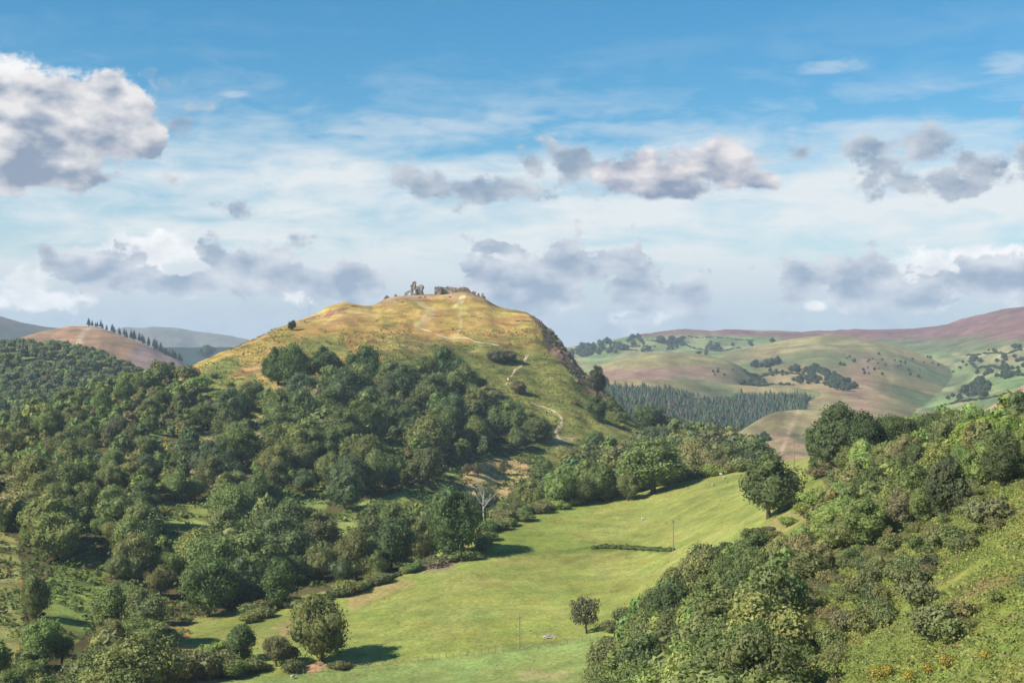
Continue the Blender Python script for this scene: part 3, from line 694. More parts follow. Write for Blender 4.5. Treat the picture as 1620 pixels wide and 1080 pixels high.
for i in range(4):
    cv = crown(450+i, 12, 700, 1.1, 5.5, 9, 1.0, .85, .6, .3, .86)
    SMALLT.append((add_mesh('crown_mesh', cv, M_LEAF), add_mesh('trunk_mesh', trunk(460+i, 9, .35, 3.5), M_BARK, True), 10, 5.5))
def pine_vf(seed, h=14, n=220):
    g = np.random.RandomState(seed); z = g.uniform(.22, 1, n)**.9; an = g.uniform(0, 6.28, n)
    r = (1-z)**.55*h*.21*g.uniform(.4, 1.15, n)+.2
    P = np.column_stack([np.cos(an)*r, np.sin(an)*r, z*h]); o = np.column_stack([np.cos(an), np.sin(an), -.25+0*an])
    t = np.column_stack([-np.sin(an), np.cos(an), 0*an]); s = (.5+1.0*(1-z))[:, None]*g.uniform(.7, 1.3, (n, 1))
    q = np.stack([P-o*s*.8, P-t*s*.6, P+o*s*.7, P+t*s*.6], 1).reshape(-1, 3)
    F1 = np.arange(4*n).reshape(-1, 4)
    th = np.linspace(0, 2*np.pi, 6, endpoint=False); b = np.column_stack([np.cos(th)*h*.17, np.sin(th)*h*.17, th*0+h*.25]); tp = np.array([[0, 0, h*.9]])
    cone = np.concatenate([b, tp]); F2 = np.array([[k, (k+1) % 6, 6, 6] for k in range(6)])+4*n
    return np.concatenate([q, cone]), np.concatenate([F1, F2])
PINES = [(add_mesh('pine_mesh', pine_vf(500+i), M_LEAF), add_mesh('pine_trunk_mesh', tubes([[((0, 0, -1), .35), ((0, 0, 5), .28), ((0, 0, 10), .15)]]), M_BARK, True), 14, 3.4) for i in range(3)]
THIN = []
for i in range(3):
    cv = crown(480+i, 18, 4600, .40, 5.6, 9.2, .8, .75, .5, .5, .30, (.20, .36))
    THIN.append((add_mesh('crown_mesh', cv, M_LEAF), add_mesh('trunk_mesh', trunk(490+i, 10, .3, 6), M_BARK, True), 10, 5.4))
def place(kind, protos, x, y, z, hgt, wid, col, rz=None, k=None, lean=0):
    k = RS.randint(len(protos)) if k is None else k
    cm, tm, H0, R0 = protos[k]
    o = empty(kind, (x, y, z), RS.uniform(0, 6.28) if rz is None else rz, (wid/(2*R0), wid/(2*R0), hgt/H0)) if tm is not None else None
    if o is None:
        o = link(kind, cm); o.location = (x, y, z-.15*hgt/H0); o.rotation_euler = (0, 0, RS.uniform(0, 6.28) if rz is None else rz); o.scale = (wid/(2*R0), wid/(2*R0), hgt/H0); o.color = (*col, 1)
        return o
    c = link('crown', cm, o); c.color = (*col, 1); link('trunk', tm, o)
    return o
# ---- foliage colours (albedo)
G_DARK, G_MID, G_OLIVE, G_LIGHT, G_BLUE = (.138, .160, .056), (.188, .212, .070), (.212, .230, .078), (.252, .288, .084), (.112, .142, .064)
G_BROWN, G_YEL, G_PURP = (.215, .203, .092), (.33, .35, .08), (.22, .19, .12)
TONES = {'dark green': G_DARK, 'mid green': G_MID, 'olive green': G_OLIVE, 'light green': G_LIGHT, 'bluish dark green': G_BLUE, 'brownish': G_BROWN, 'yellow-green': G_YEL}
def jit(c, a=.13): return tuple(max(.01, v*(1+RS.uniform(-a, a))) for v in c)

# ---- landmarks that labels point from (photo position, phrase)
LM = [((657,460),'the castle tower'), ((720,465),'the long castle wall'), ((462,515),'the lone skyline tree'), ((327,555),'the dark skyline tree'), ((455,585),'the hillside oak clump'),
      ((575,560),'the round hillside oak'), ((705,568),'the tall tree below the castle'), ((795,560),'the hillside thorns'), ((815,590),'the zigzag path'), ((885,675),'the sandy path bend'),
      ((945,645),'the shaded flank tree'), ((1030,660),'the tree at the hill foot'), ((945,702),'the rounded tree by the slope foot'), ((780,742),'the tan bracken clearing'), ((757,790),'the bare white tree'),
      ((580,808),'the pale glade strip'), ((710,820),'the great pasture-edge tree'), ((690,893),'the brown brush heap'), ((510,990),'the oak with bare earth'), ((395,1010),'the hedge oak'),
      ((300,1030),'the lower hedge'), ((120,925),'the bright glade'), ((12,920),'the sunny left slope'), ((25,766),'the tan strip at the left edge'), ((312,708),'the small tan gap'), ((408,672),'the hillside tan gap'),
      ((290,830),'the bright bracken patch'), ((330,900),'the big forest-edge crown'), ((140,515),'the pine ridge'), ((1215,765),'the lone pasture tree'), ((1330,680),'the tall crest tree'),
      ((1130,700),'the belt above the pasture'), ((1005,868),'the low field hedge'), ((928,968),'the leaning thorn'), ((1256,715),'the crest pole'), ((1065,845),'the middle pole'), ((822,1000),'the nearest pole'),
      ((1480,830),'the shaded hollow'), ((1390,1066),'the yellow gorse'), ((1590,635),'the pink bank'), ((1130,900),'the dark holly clump'), ((1500,990),'the two round thorns'), ((1560,700),'the yellow-green crown')]
ORD = ['nearest', 'second', 'third', 'fourth', 'fifth', 'sixth', 'seventh', 'eighth', 'ninth', 'tenth', 'eleventh', 'twelfth', 'thirteenth', 'fourteenth', 'fifteenth', 'sixteenth', 'seventeenth', 'eighteenth', 'nineteenth', 'twentieth']
def rank_labels(items, noun, exclude=()):
    """items: dicts with o, cx, cy (photo position), tone; writes a label that ranks each among its like around a landmark"""
    buckets = {}
    for it in items:
        j = min(range(len(LM)), key=lambda q: math.hypot(LM[q][0][0]-it['cx'], (LM[q][0][1]-it['cy'])*1.2))
        dx, dy = it['cx']-LM[j][0][0], it['cy']-LM[j][0][1]
        a = math.degrees(math.atan2(-dy, dx)) % 360
        s = ['right of', 'above and right of', 'above', 'above and left of', 'left of', 'below and left of', 'below', 'below and right of'][int(((a+22.5) % 360)//45)]
        buckets.setdefault((it['tone'], j, s), []).append((math.hypot(dx, dy), it))
    for (tone, j, s), L in buckets.items():
        L.sort(key=lambda t: t[0])
        for r, (dd, it) in enumerate(L):
            first = '' if len(L) == 1 else (ORD[r]+' ' if r < len(ORD) else 'farthest ')
            it['o']['label'] = f"{first}{tone} {noun} {s} {LM[j][1]}"

# ------------------------------------------------------------------ trees placed one by one
SPECIAL = [(-9.8, 497, 5.0)]
def px_tree(px, base_py, hpx, wpx, col, label, kind='broadleaf_tree', cat='tree', group=None, protos=None, k=None, rz=None, dmin=60, d=None):
    if d is None: p = at(px, base_py, dmin)
    else:
        x = (px-810)/F*d; p = Vector((x, d, zat(x, d)[0][0]))
    s = p.y/F
    o = place(kind, protos or TREES, p.x, p.y, p.z, hpx*s, wpx*s, jit(col, .04), rz, k); tag(o, label, cat, group)
    SPECIAL.append((p.x, p.y, wpx*s/2)); return o
px_tree(510,1046,116,106,(0.162,0.162,0.052),'large round olive oak standing over bare earth in the pasture',k=3)
px_tree(1216,820,108,108,(0.103,0.132,0.046),'dark lone tree casting shade on the upper pasture',k=6)
px_tree(712,884,118,104,(0.090,0.129,0.042),'great dark tree at the pasture edge right above its long shadow',k=8)
px_tree(618,905,92,84,(0.079,0.118,0.042),'broad dark tree at the pasture edge left of the brush heap',k=1)
px_tree(383,1046,64,62,(0.112,0.151,0.052),'bushy green tree at the right end of the lower hedge',k=4)
px_tree(437,1054,56,52,(0.166,0.151,0.069),'dull brownish-green hawthorn beside the bushy hedge tree',k=0)
px_tree(440,610,66,50,(0.101,0.151,0.042),'leftmost tall bright tree of the hillside oak clump',k=2)
px_tree(462,614,74,62,(0.106,0.162,0.042),'biggest leafy crown in the hillside oak clump',k=5)
px_tree(487,602,46,42,(.078,.10,.032),'low bright tree between the big crown and slim tree of the hillside clump',k=0)
px_tree(430,603,46,34,(.07,.10,.03),'outer left small tree hugging the hillside oak clump',k=4)
px_tree(530,598,40,36,(.075,.095,.032),'small olive tree between the hillside clump and round oak',k=1)
px_tree(512,606,66,48,(0.094,0.132,0.042),'rightmost slim tree of the hillside oak clump',k=7)
px_tree(575,612,74,64,(0.086,0.122,0.041),'round dark oak at the top edge of the hillside wood',k=3)
px_tree(703,616,70,66,(0.075,0.114,0.041),'tall dark tree rising at the wood top directly below the castle',k=6)
px_tree(655,618,40,36,(0.107,0.122,0.046),'small dull tree left of the tall dark tree below the castle',k=4)
px_tree(462,523,17,15,(0.065,0.079,0.042),'tiny lone tree on the left skyline of the castle hill',k=4)
px_tree(327,566,22,30,(0.060,0.086,0.042),'dark low tree on the saddle where hill meets far ridge',k=1)
px_tree(403,632,30,34,(0.086,0.114,0.046),'dark bush tree left of the oak clump on bracken',k=3)
px_tree(420,640,24,34,(0.122,0.166,0.052),'bright rounded bush touching the dark bush on bracken',k=1)
px_tree(945,668,46,40,(0.090,0.126,0.042),'dark tree on the shaded right flank with shadow beside it',k=2)
px_tree(945,628,56,34,(0.086,0.090,0.052),'narrow dull tree standing against the rocky right flank',k=7)
px_tree(1030,690,56,64,(0.090,0.124,0.042),'round tree at the foot of the right flank',k=0)
px_tree(945,728,50,62,(0.103,0.141,0.046),'rounded bright tree where the flank meets the tree belt',k=3)
px_tree(850,700,44,56,(0.118,0.132,0.049),'soft olive tree with dark shadow beside the sandy path',k=1)
px_tree(822,624,24,30,(0.151,0.129,0.065),'small brownish thorn beside the zigzag path',k=3)
px_tree(785,572,20,36,(0.122,0.114,0.065),'left dull thorn of the pair above the zigzag path',k=3)
px_tree(806,572,20,32,(0.136,0.114,0.069),'right dull thorn of the pair above the zigzag path',k=3)
px_tree(928,1002,68,54,(0.122,0.114,0.069),'wind-bent thin thorn standing alone at the pasture foot',k=1,protos=THIN)
px_tree(740,752,20,24,(0.158,0.129,0.072),'small sparse thorn left in the tan bracken clearing',k=0,protos=THIN,dmin=600)
px_tree(757,756,28,24,(0.143,0.136,0.072),'taller sparse thorn in the middle of the tan bracken clearing',k=1,protos=THIN,dmin=600)
px_tree(797,752,26,20,(0.143,0.129,0.065),'thin thorn at the right of the tan bracken clearing',k=0,protos=THIN,dmin=600)
px_tree(1330,745,112,108,(0.083,0.114,0.041),'tallest dark tree on the crest at the pasture top',k=6)
px_tree(1432,712,62,70,(.085,.11,.036),'mid green crest tree left of the wide crest tree',k=0)
px_tree(1520,708,66,64,(.095,.125,.038),'fresh green crest tree right of the wide crest tree',k=3)
px_tree(1450,770,70,82,(.075,.10,.034),'full dark tree on the slope just below the crest trees',k=8)
px_tree(1385,800,66,76,(.10,.125,.04),'rounded olive tree on the slope left of the shaded hollow',k=1)
px_tree(1590,770,72,84,(.08,.10,.036),'dark rounded tree at the right edge under the light green crown',k=6)
px_tree(1120,945,92,96,(.065,.09,.032),'large dark rounded tree topping the right wood beside the pasture',k=3)
px_tree(1065,1010,96,92,(.075,.105,.036),'rounded tree on the pasture side of the right wood',k=8)
px_tree(1185,985,96,104,(.095,.12,.04),'broad olive tree in the heart of the right wood',k=1)
px_tree(1368,735,88,74,(.068,.09,.032),'dark crown pressed against the right of the tallest crest tree',k=4)
px_tree(1300,748,92,64,(0.094,0.129,0.046),'tall tree leaning on the left side of the crest tree',k=2)
px_tree(1400,715,66,70,(0.090,0.124,0.042),'round dark crest tree right of the tallest one',k=3)
px_tree(1480,705,58,70,(0.101,0.135,0.046),'wide crest tree between dark crown and yellow-green one',k=1)
px_tree(1560,720,62,110,(0.230,0.287,0.050),'broad yellow-green sunlit tree near the right edge',k=8)
px_tree(1605,722,70,80,(0.173,0.230,0.052),'light green crown at the right edge beside the yellow-green tree',k=1)
px_tree(1497,820,104,84,(0.101,0.112,0.049),'dark full tree shading the hollow on the scrub slope',k=6)
px_tree(1195,1080,140,130,(0.107,0.136,0.049),'big leafy tree filling the bottom of the right wood',k=5)
px_tree(330,975,106,98,(0.103,0.141,0.042),'big leafy crown bulging from the left forest edge',k=3)
px_tree(440,962,84,74,(0.094,0.141,0.041),'tall fresh green tree at the forest edge above the oak',k=5)

# ------------------------------------------------------------------ woods: scattered over the ground
def grid_pts(x0, x1, y0, y1, s, seed):
    g = np.random.RandomState(seed)
    xs = np.arange(x0, x1, s); ys = np.arange(y0, y1, s*.87)
    gx, gy = np.meshgrid(xs, ys); gx = gx+(np.arange(len(ys)) % 2)[:, None]*s/2
    gx = gx+g.uniform(-.36, .36, gx.shape)*s; gy = gy+g.uniform(-.36, .36, gy.shape)*s
    return gx.ravel(), gy.ravel()
def proj(x, y, z): return x/y*F+810, HY-z/y*F
CAND = []
def scatter(x0, x1, y0, y1, s, seed, test, size, tone_fn, zone):
    x, y = grid_pts(x0, x1, y0, y1, s, seed)
    px0 = x/y*F+810; m = (px0 > -420) & (px0 < 2050); x, y = x[m], y[m]
    z, li = zat(x, y); px, py = proj(x, y, z)
    k = test(px, py, li, y)
    for q in (SPECIAL):
        k &= ((x-q[0])**2+(y-q[1])**2) > (q[2]*.95)**2
    g = np.random.RandomState(seed+1)
    for i in np.nonzero(k)[0]:
        h = size(x[i], y[i], g); t = tone_fn(x[i], y[i], px[i], py[i], g)
        CAND.append(dict(x=x[i], y=y[i], z=z[i], h=h, w=h*g.uniform(.78, 1.12), tone=t, zone=zone))
def tone_left(x, y, px, py, g):
    n = float(fbm(np.array([x/70]), np.array([y/70]), 3, 33)[0])*.9+g.uniform(-.42, .42)
    right = (px > 430)*.55+(py < 720)*.1
    if n > .62-(.0)+right*.6: return 'yellow-green' if g.uniform() < .15 else 'light green'
    if n > .25+right*.5: return 'olive green'
    if n > -.15+right*.5: return 'mid green'
    if g.uniform() < .05: return 'brownish'
    return 'dark green' if g.uniform() < .65 else 'bluish dark green'
def tone_right(x, y, px, py, g):
    if px < 1250 and g.uniform() < .6: return 'dark green' if g.uniform() < .6 else 'mid green'
    n = g.uniform(-1, 1)+float(fbm(np.array([x/30]), np.array([y/30]), 3, 34)[0])*.6
    return 'light green' if n > .4 else 'olive green' if n > -.05 else 'mid green' if n > -.5 else 'brownish' if n < -.8 else 'dark green'
NEARI, CASI = NAMES.index('near'), NAMES.index('castle')
scatter(-420, 130, 200, 960, 12.0, 11, lambda px, py, li, y: in_wood(px, py, li), lambda x, y, g: 7+13*g.uniform()**1.7*(1.35 if y > 640 else 1.12 if y > 430 else .72)*(.55 if (x/y*F+810 < 330 and y > 540) else 1), tone_left, 'left')
scatter(-80, 160, 480, 860, 10.0, 13, lambda px, py, li, y: inpoly(px, py, BELT) & ((li == CASI) & (y > 600) | (li == NEARI) & (y > 520) & (py > 800-(px-870)*.13)), lambda x, y, g: g.uniform(13, 21)*(1.15 if x/y*F+810 > 1000 else .85), tone_left, 'belt')
scatter(0, 420, 95, 560, 6.6, 17, lambda px, py, li, y: (li == NEARI) & inpoly(px, py, R_WOOD) & (y < 330), lambda x, y, g: (4.2+4.4*g.uniform()**1.3)*(1.6 if x/y*F+810 < 1230 else 1.15), tone_right, 'right')
scatter(0, 460, 95, 560, 8.0, 19, lambda px, py, li, y: (li == NEARI) & inpoly(px, py, R_WOOD) & (y >= 300), lambda x, y, g: 4.5+4.5*g.uniform()**1.5, tone_right, 'right')
# trees along the crest line seen against the belt and behind the pasture
print('candidates', len(CAND))
# how many pixels of each one show (coarse painter's buffer at half the photo's size)
def visibility(items):
    W_, H_ = 810, 540; buf = np.full((H_, W_), -1, int)
    yy, xx = np.mgrid[0:H_, 0:W_]
    for i in sorted(range(len(items)), key=lambda i: -items[i]['y']):
        it = items[i]; s = F/it['y']
        cx, cy = proj(it['x'], it['y'], it['z']+it['h']*.55); rx, ry = it['w']*.5*s, it['h']*.48*s
        it['cx'], it['cy'] = cx, cy
        x0, x1, y0, y1 = [int(v) for v in (max(0, (cx-rx)/2), min(W_, (cx+rx)/2+1), max(0, (cy-ry)/2), min(H_, (cy+ry)/2+1))]
        if x1 <= x0 or y1 <= y0: continue
        m = ((xx[y0:y1, x0:x1]*2-cx)/rx)**2+((yy[y0:y1, x0:x1]*2-cy)/ry)**2 < 1
        buf[y0:y1, x0:x1][m] = i
    c = np.bincount(buf[buf >= 0], minlength=len(items))
    for i, it in enumerate(items): it['vis'] = int(c[i])
visibility(CAND)
CAND.sort(key=lambda it: -it['vis'])
NIND = 300-45
IND, REST = CAND[:NIND], CAND[NIND:]
print('smallest individual shows', IND[-1]['vis'], 'rest visible', sum(1 for r in REST if r['vis'] > 8))
for it in IND:
    col = jit(TONES[it['tone']], .09)
    it['o'] = place('broadleaf_tree', TREES, it['x'], it['y'], it['z'], it['h'], it['w'], col)
    tag(it['o'], None, 'tree', {'left': 'trees of the hillside wood', 'belt': 'trees of the belt above the pasture', 'right': 'trees of the wood on the right slope'}[it['zone']])
rank_labels(IND, 'crown')
def mass(name, items, protos, label, cat):
    """many low crowns as one mesh"""
    VV, FF, CC = [], [], []; off = 0
    for it in items:
        V, Fq = protos[RS.randint(len(protos))]; a = RS.uniform(0, 6.28); ca, sa = math.cos(a), math.sin(a)
        sx, sz = it['w']/12.4, it['h']/13.8
        v = np.column_stack([(V[:, 0]*ca-V[:, 1]*sa)*sx+it['x'], (V[:, 0]*sa+V[:, 1]*ca)*sx+it['y'], V[:, 2]*sz+it['z']])
        VV.append(v.astype(np.float32)); FF.append(Fq+off); off += len(V); CC.append(np.tile(np.array(jit(it['col'] if 'col' in it else TONES[it['tone']], .16), np.float32), (len(V), 1)))
    o = link(name, mesh_np(name, np.concatenate(VV), np.concatenate(FF), [M_LEAFA], False, np.concatenate(CC)))
    tag(o, label, cat, None, 'stuff'); return o
mass('woodland', [r for r in REST if r['vis'] > 0 or r['y'] > 350], LOWT, 'closed canopy of smaller trees filling the woods between the larger crowns', 'woodland')

# far wood on the left hill
FW = []
x, y = grid_pts(-620, -200, 980, 1520, 10.5, 23); z, li = zat(x, y); px, py = proj(x, y, z)
wi = NAMES.index('wooded')
open_ = inpoly(px, py, [(-300,562),(0,558),(30,553),(62,556),(60,586),(40,600),(0,606),(-300,616)]) | inpoly(px, py, [(66,562),(116,560),(120,584),(68,588)]) | inpoly(px, py, [(150,590),(190,592),(192,606),(150,604)]) | inpoly(px, py, [(95,592),(128,590),(130,597),(96,599)])
hedge = fbm(x/14, y/14, 2, 77) > .25
for i in np.nonzero((li == wi) & ((~open_) | hedge))[0]:
    FW.append(dict(x=x[i], y=y[i], z=z[i], h=RS.uniform(8, 15), w=RS.uniform(9, 17), col=[G_DARK, G_BLUE, G_BLUE, G_BLUE, G_DARK, G_MID][RS.randint(6)]))
FARC = [crown(420+i, 8, 160, 2.4, 6.2, 12, 1.4, .85, .7, .22, .93) for i in range(3)]
mass('distant_wood', FW, FARC, 'bluish wood covering the hill beyond the valley on the left', 'woodland')
# pines on the ridge, each one a thing
nidx = 0
def ridge_tree(px, dpy, sz, w=None):
    cols = LAY['brown']; X = [c[0] for c in cols]; d = float(np.interp(px, X, [c[1][-2][1] for c in cols]))+8
    x = (px-810)/F*d; z, _ = zat(x, d)
    return x, d, float(z[0])
PXS = sorted([139,143,147,151,154,158,163,167,171,175,178,184,187,191,195,199,203,207,211,215,219,223,227,231,234,238,241,244,247,250,253,256,259,262,265,268,272,276,280,284])
PI = []
for k_, p_ in enumerate(PXS):
    x_, y_, z_ = ridge_tree(p_, 0, 1); hp = 9+RS.uniform(0, 6)+(3 if p_ > 200 else 0)
    o = place('pine_tree', PINES, x_, y_+RS.uniform(-14, 10), z_-1.5, hp*y_/F, hp*.62*y_/F, jit((.035, .050, .028), .1)); tag(o, None, 'tree', 'pines along the brown ridge')
    o['label'] = (ORD[k_] if k_ < 20 else ORD[len(PXS)-1-k_]).replace('nearest', 'first')+' pine from the '+('left' if k_ < 20 else 'right')+' in the row along the brown ridge'
# second rank of conifers on the falling end of the ridge
FT = []
for px_, dp in [(258,9),(264,12),(270,10),(275,14),(281,12),(286,16),(291,14),(296,20)]:
    x_, y_, z_ = ridge_tree(px_, 0, 1); FT.append((x_, y_-RS.uniform(20, 60)))
for q_, (x_, y_) in enumerate(FT):
    z_ = zat(x_, y_)[0][0]; o = place('pine_tree', PINES, x_, y_, z_-1, 14, 8.5, jit((.035, .05, .028))); tag(o, ORD[q_].replace('nearest', 'first')+' pine from the left in the lower rank at the ridge end', 'tree', 'pines of the lower rank at the ridge end')
# conifer plantation on the far slope
si = NAMES.index('shelf')
x, y = grid_pts(40, 460, 1250, 2080, 7.0, 29); z, li = zat(x, y); px, py = proj(x, y, z)
m = (li == si) & (py > 614+(px-1000)*.055+4*fbm(px/30, py/20, 2, 5)) | (li == NAMES.index('hump')) & (px < 975) & (py > 600)
LP = [pine_vf(520+i, 12, 26) for i in range(3)]; VV, FF, CC = [], [], []; off = 0
m &= fbm(x/30, y/45, 3, 191) > -.42
for i in np.nonzero(m)[0]:
    V, Fq = LP[RS.randint(3)]; s = RS.uniform(.6, 1.3)
    VV.append((V*[s*1.15, s*1.15, s*RS.uniform(.55, 1.0)]+[x[i], y[i], z[i]-1]).astype(np.float32)); FF.append(Fq+off); off += len(V); CC.append(np.tile(np.array(jit((.085, .11, .070), .30), np.float32), (len(V), 1)))
o = link('conifer_plantation', mesh_np('conifer_plantation', np.concatenate(VV), np.concatenate(FF), [M_LEAFA], False, np.concatenate(CC))); tag(o, 'dense dark conifer plantation below the tan shelf in the far valley', 'plantation', None, 'stuff')
# far hedgerow trees on the moor fields, each a thing; very small copses as stuff
FARL = []
def far_cluster(cx, cy, rx, ry, n, sz, dmin=1500, phrase=''):
    for _ in range(n):
        a = RS.uniform(0, 6.28); q = RS.uniform(0, 1)**.5; p = at(cx+rx*q*math.cos(a), cy+ry*q*math.sin(a), dmin)
        h = sz*RS.uniform(.75, 1.25)*p.y/F; FARL.append((p, h, phrase))
for a in [(930,556,24,7,12,11,1500,'the left end of the far fields'),(962,545,16,5,7,9,1500,'the far fields left of the moor'),(1005,540,14,4,6,9,1500,'the far fields left of the moor'),(978,556,20,5,7,9,1500,'the far field hedges'),
          (1052,541,14,3,6,10,1500,'the copse under the moor'),(1078,541,10,3,4,10,1500,'the copse under the moor'),(1060,552,18,3,5,8,1500,'the far field hedges'),(1022,556,12,3,4,9,1500,'the far field hedges'),
          (1130,553,14,4,5,11,1500,'the field corner below the moor'),(1160,548,3,2,1,7,1500,'the field corner below the moor'),(1188,546,10,2,3,7,1500,'the moor edge field'),(1222,541,4,2,1,8,1500,'the moor edge field'),
          (1193,581,12,3,5,10,1500,'the dome slope'),(1213,577,7,5,4,14,1500,'the dome slope'),(1233,576,4,3,1,13,1500,'the dome slope'),(1258,587,7,5,4,12,1500,'the dome slope'),(1290,592,16,8,10,12,1500,'the gully in the dome slope'),
          (1322,606,14,10,10,12,1500,'the gully in the dome slope'),(1280,604,26,5,8,8,1500,'the gully in the dome slope'),(1195,607,24,4,6,8,1500,'the lane above the tan shelf'),(1345,575,20,5,3,7,1500,'the dome slope'),
          (1553,612,10,10,9,15,1500,'the right end of the far valley'),(1535,625,16,5,6,10,1500,'the right end of the far valley'),(1575,590,30,7,10,9,1500,'the hedge beside the far right field'),(1600,594,20,8,7,9,1500,'the hedge beside the far right field'),
          (1540,572,16,3,6,8,1500,'the hedge above the far right field'),(1608,552,10,3,3,9,1500,'the upper right field edge'),(1560,557,20,2,4,6,1500,'the upper right field edge'),(1510,631,14,4,5,9,1500,'the right end of the far valley'),
          (940,549,30,9,16,9,1500,''),(1000,550,30,7,12,8,1500,''),(915,562,16,8,10,10,1500,''),(1060,545,30,3,8,8,1500,''),(1300,600,36,10,22,10,1500,''),(1335,612,22,8,14,12,1500,''),(1240,590,40,6,10,7,1500,''),(1470,580,60,16,16,5,1500,''),(1380,575,50,14,12,4,1500,''),(1600,575,24,12,14,8,1500,''),(1545,620,24,12,12,13,1500,''),(1150,590,40,6,8,5,1500,''),(1205,700,10,7,5,12,1200,'the gap above the tree belt'),(1420,590,60,14,9,5,1500,'the dome slope')]:
    far_cluster(*a)
FO = []
for p, h, ph in FARL:
    o = place('hedgerow_tree', SMALLT, p.x, p.y, p.z-h*.1, h, h*RS.uniform(1.0, 1.35), jit((.060, .082, .045), .15)); tag(o, None, 'tree', 'far-off trees on the fields and slopes across the valley'); FO.append(dict(o=o, cx=proj(p.x, p.y, p.z)[0], cy=proj(p.x, p.y, p.z)[1]-4, tone='dark'))

LM_NEAR = LM
LM = [((918,553),'the left end of the far fields'),((945,545),'the second far field'),((965,552),'the hedged corner of the far fields'),((1000,541),'the far farm copse'),((1020,556),'the low far hedge'),((1050,541),'the copse under the moor'),((1078,541),'the right end of the moor copse'),
      ((1130,553),'the field corner below the moor'),((1188,546),'the moor edge field'),((1193,581),'the small copse on the dome slope'),((1213,577),'the tall tree on the dome slope'),((1258,587),'the dark copse above the gully'),((1285,594),'the gully head'),((1300,604),'the middle of the gully'),((1325,606),'the gully foot'),
      ((1195,607),'the lane above the tan shelf'),((1350,577),'the bare top of the dome'),((1420,590),'the dome stream line'),((1460,600),'the dome right slope'),((1553,612),'the big copse at the far valley end'),((1535,628),'the valley end hedge'),((1575,590),'the hedge by the far right field'),((1605,594),'the far right field corner'),
      ((1540,572),'the hedge above the far right field'),((1608,552),'the upper right field edge'),((1560,557),'the moor lane'),((1510,631),'the last bushes of the valley end'),((1205,700),'the gap above the tree belt')]
rank_labels(FO, 'far-off tree')
LM = LM_NEAR
def far_hedge(pts, label, seed):
    W = [at(a, b, 1500) for a, b in pts]; X, Y = [], []
    for p, q in zip(W[:-1], W[1:]):
        n = max(2, int((q-p).length/9)); t = np.arange(n)/n; X += list(p.x+(q.x-p.x)*t); Y += list(p.y+(q.y-p.y)*t)
    z, _ = zat(X, Y); g = np.random.RandomState(seed); VV, FF = [], []; off = 0
    for i in range(len(X)):
        V, Fc = FARC[i % 3]; k = g.uniform(.35, .75); VV.append(V*[k*1.3, k*1.3, k*.6]+[X[i]+g.normal(), Y[i]+g.normal(), z[i]-.5]); FF.append(Fc+off); off += len(V)
    o = link('hedgerow', mesh_np('hedgerow', np.concatenate(VV), np.concatenate(FF), [M_LEAF])); o.color = (.075, .10, .055, 1); tag(o, label, 'hedge', 'far hedgerows across the valley')
for i, (pts, lb) in enumerate([([(905,556),(935,552),(970,551),(1010,556)],'long hedgerow through the leftmost far fields'),([(930,543),(965,547),(1000,549),(1040,550)],'hedgerow running under the far farm copse'),([(1010,538),(1050,544),(1090,546)],'short hedgerow touching the copse under the moor'),
      ([(1085,546),(1100,552),(1140,556),(1175,551)],'hedgerow dipping to the field corner below the moor'),([(1090,533),(1140,535),(1200,540)],'upper hedgerow along the moor foot'),([(1170,606),(1215,609),(1260,610)],'hedgerow on the lane above the tan shelf'),
      ([(1180,592),(1220,590),(1260,592),(1290,597)],'hedgerow leading across the dome into the gully'),([(1530,563),(1570,559),(1619,555)],'upper hedgerow near the right edge under the moor'),([(1535,573),(1575,582),(1619,596)],'hedgerow slanting down the far right field'),
      ([(1500,640),(1540,634),(1600,622)],'lowest hedgerow at the end of the far valley'),([(960,530),(955,540),(948,552)],'steep hedgerow climbing the far left fields'),([(1125,540),(1118,550),(1105,560)],'steep hedgerow below the middle of the moor')]):
    far_hedge(pts, lb, i)
# ------------------------------------------------------------------ shrubs of the right hand slope and elsewhere
SH = []
x, y = grid_pts(20, 330, 96, 380, 4.6, 31); z, li = zat(x, y); px, py = proj(x, y, z)
scrub = (li == NEARI) & (~inpoly(px, py, R_WOOD)) & inpoly(px, py, [(1220,1180),(1220,1000),(1270,930),(1330,880),(1400,850),(1500,800),(1560,770),(1640,730),(1900,660),(2100,620),(2200,1180)])
dens = fbm(x/16, y/16, 3, 35)
left_band = inpoly(px, py, [(1215,1100),(1230,1000),(1270,930),(1330,880),(1400,850),(1500,795),(1560,775),(1590,800),(1540,860),(1470,920),(1380,985),(1330,1100)])
keep = scrub & (px > 1180) & (px < 1950) & (py < 1150) & ((dens > .20) | (left_band & (dens > -.45)))
for i in np.nonzero(keep)[0]:
    t = RS.uniform(); near_left = left_band[i]
    h = RS.uniform(1.3, 3.1)*(1.15 if near_left else 1)
    tone = 'brown' if t < (.34 if near_left else .18) else 'dull green' if t < .75 else 'dark green'
    SH.append(dict(x=x[i], y=y[i], z=z[i], h=h, w=h*RS.uniform(1.1, 1.7), tone=tone, cx=px[i], cy=py[i]-h/2/y[i]*F))
SHC = {'brown': (.188, .172, .078), 'dull green': (.185, .195, .072), 'dark green': (.15, .178, .066), 'bright': (.23, .27, .07)}
print('shrubs', len(SH))
for s in SH:
    s['o'] = place('shrub', SPARSE if s['tone'] == 'brown' else SHRUBS, s['x'], s['y'], s['z'], s['h'], s['w'], jit(SHC[s['tone']], .12)); tag(s['o'], None, 'shrub', 'shrubs on the right scrub slope')
rank_labels(SH, 'shrub on the scrub slope')
HB = []
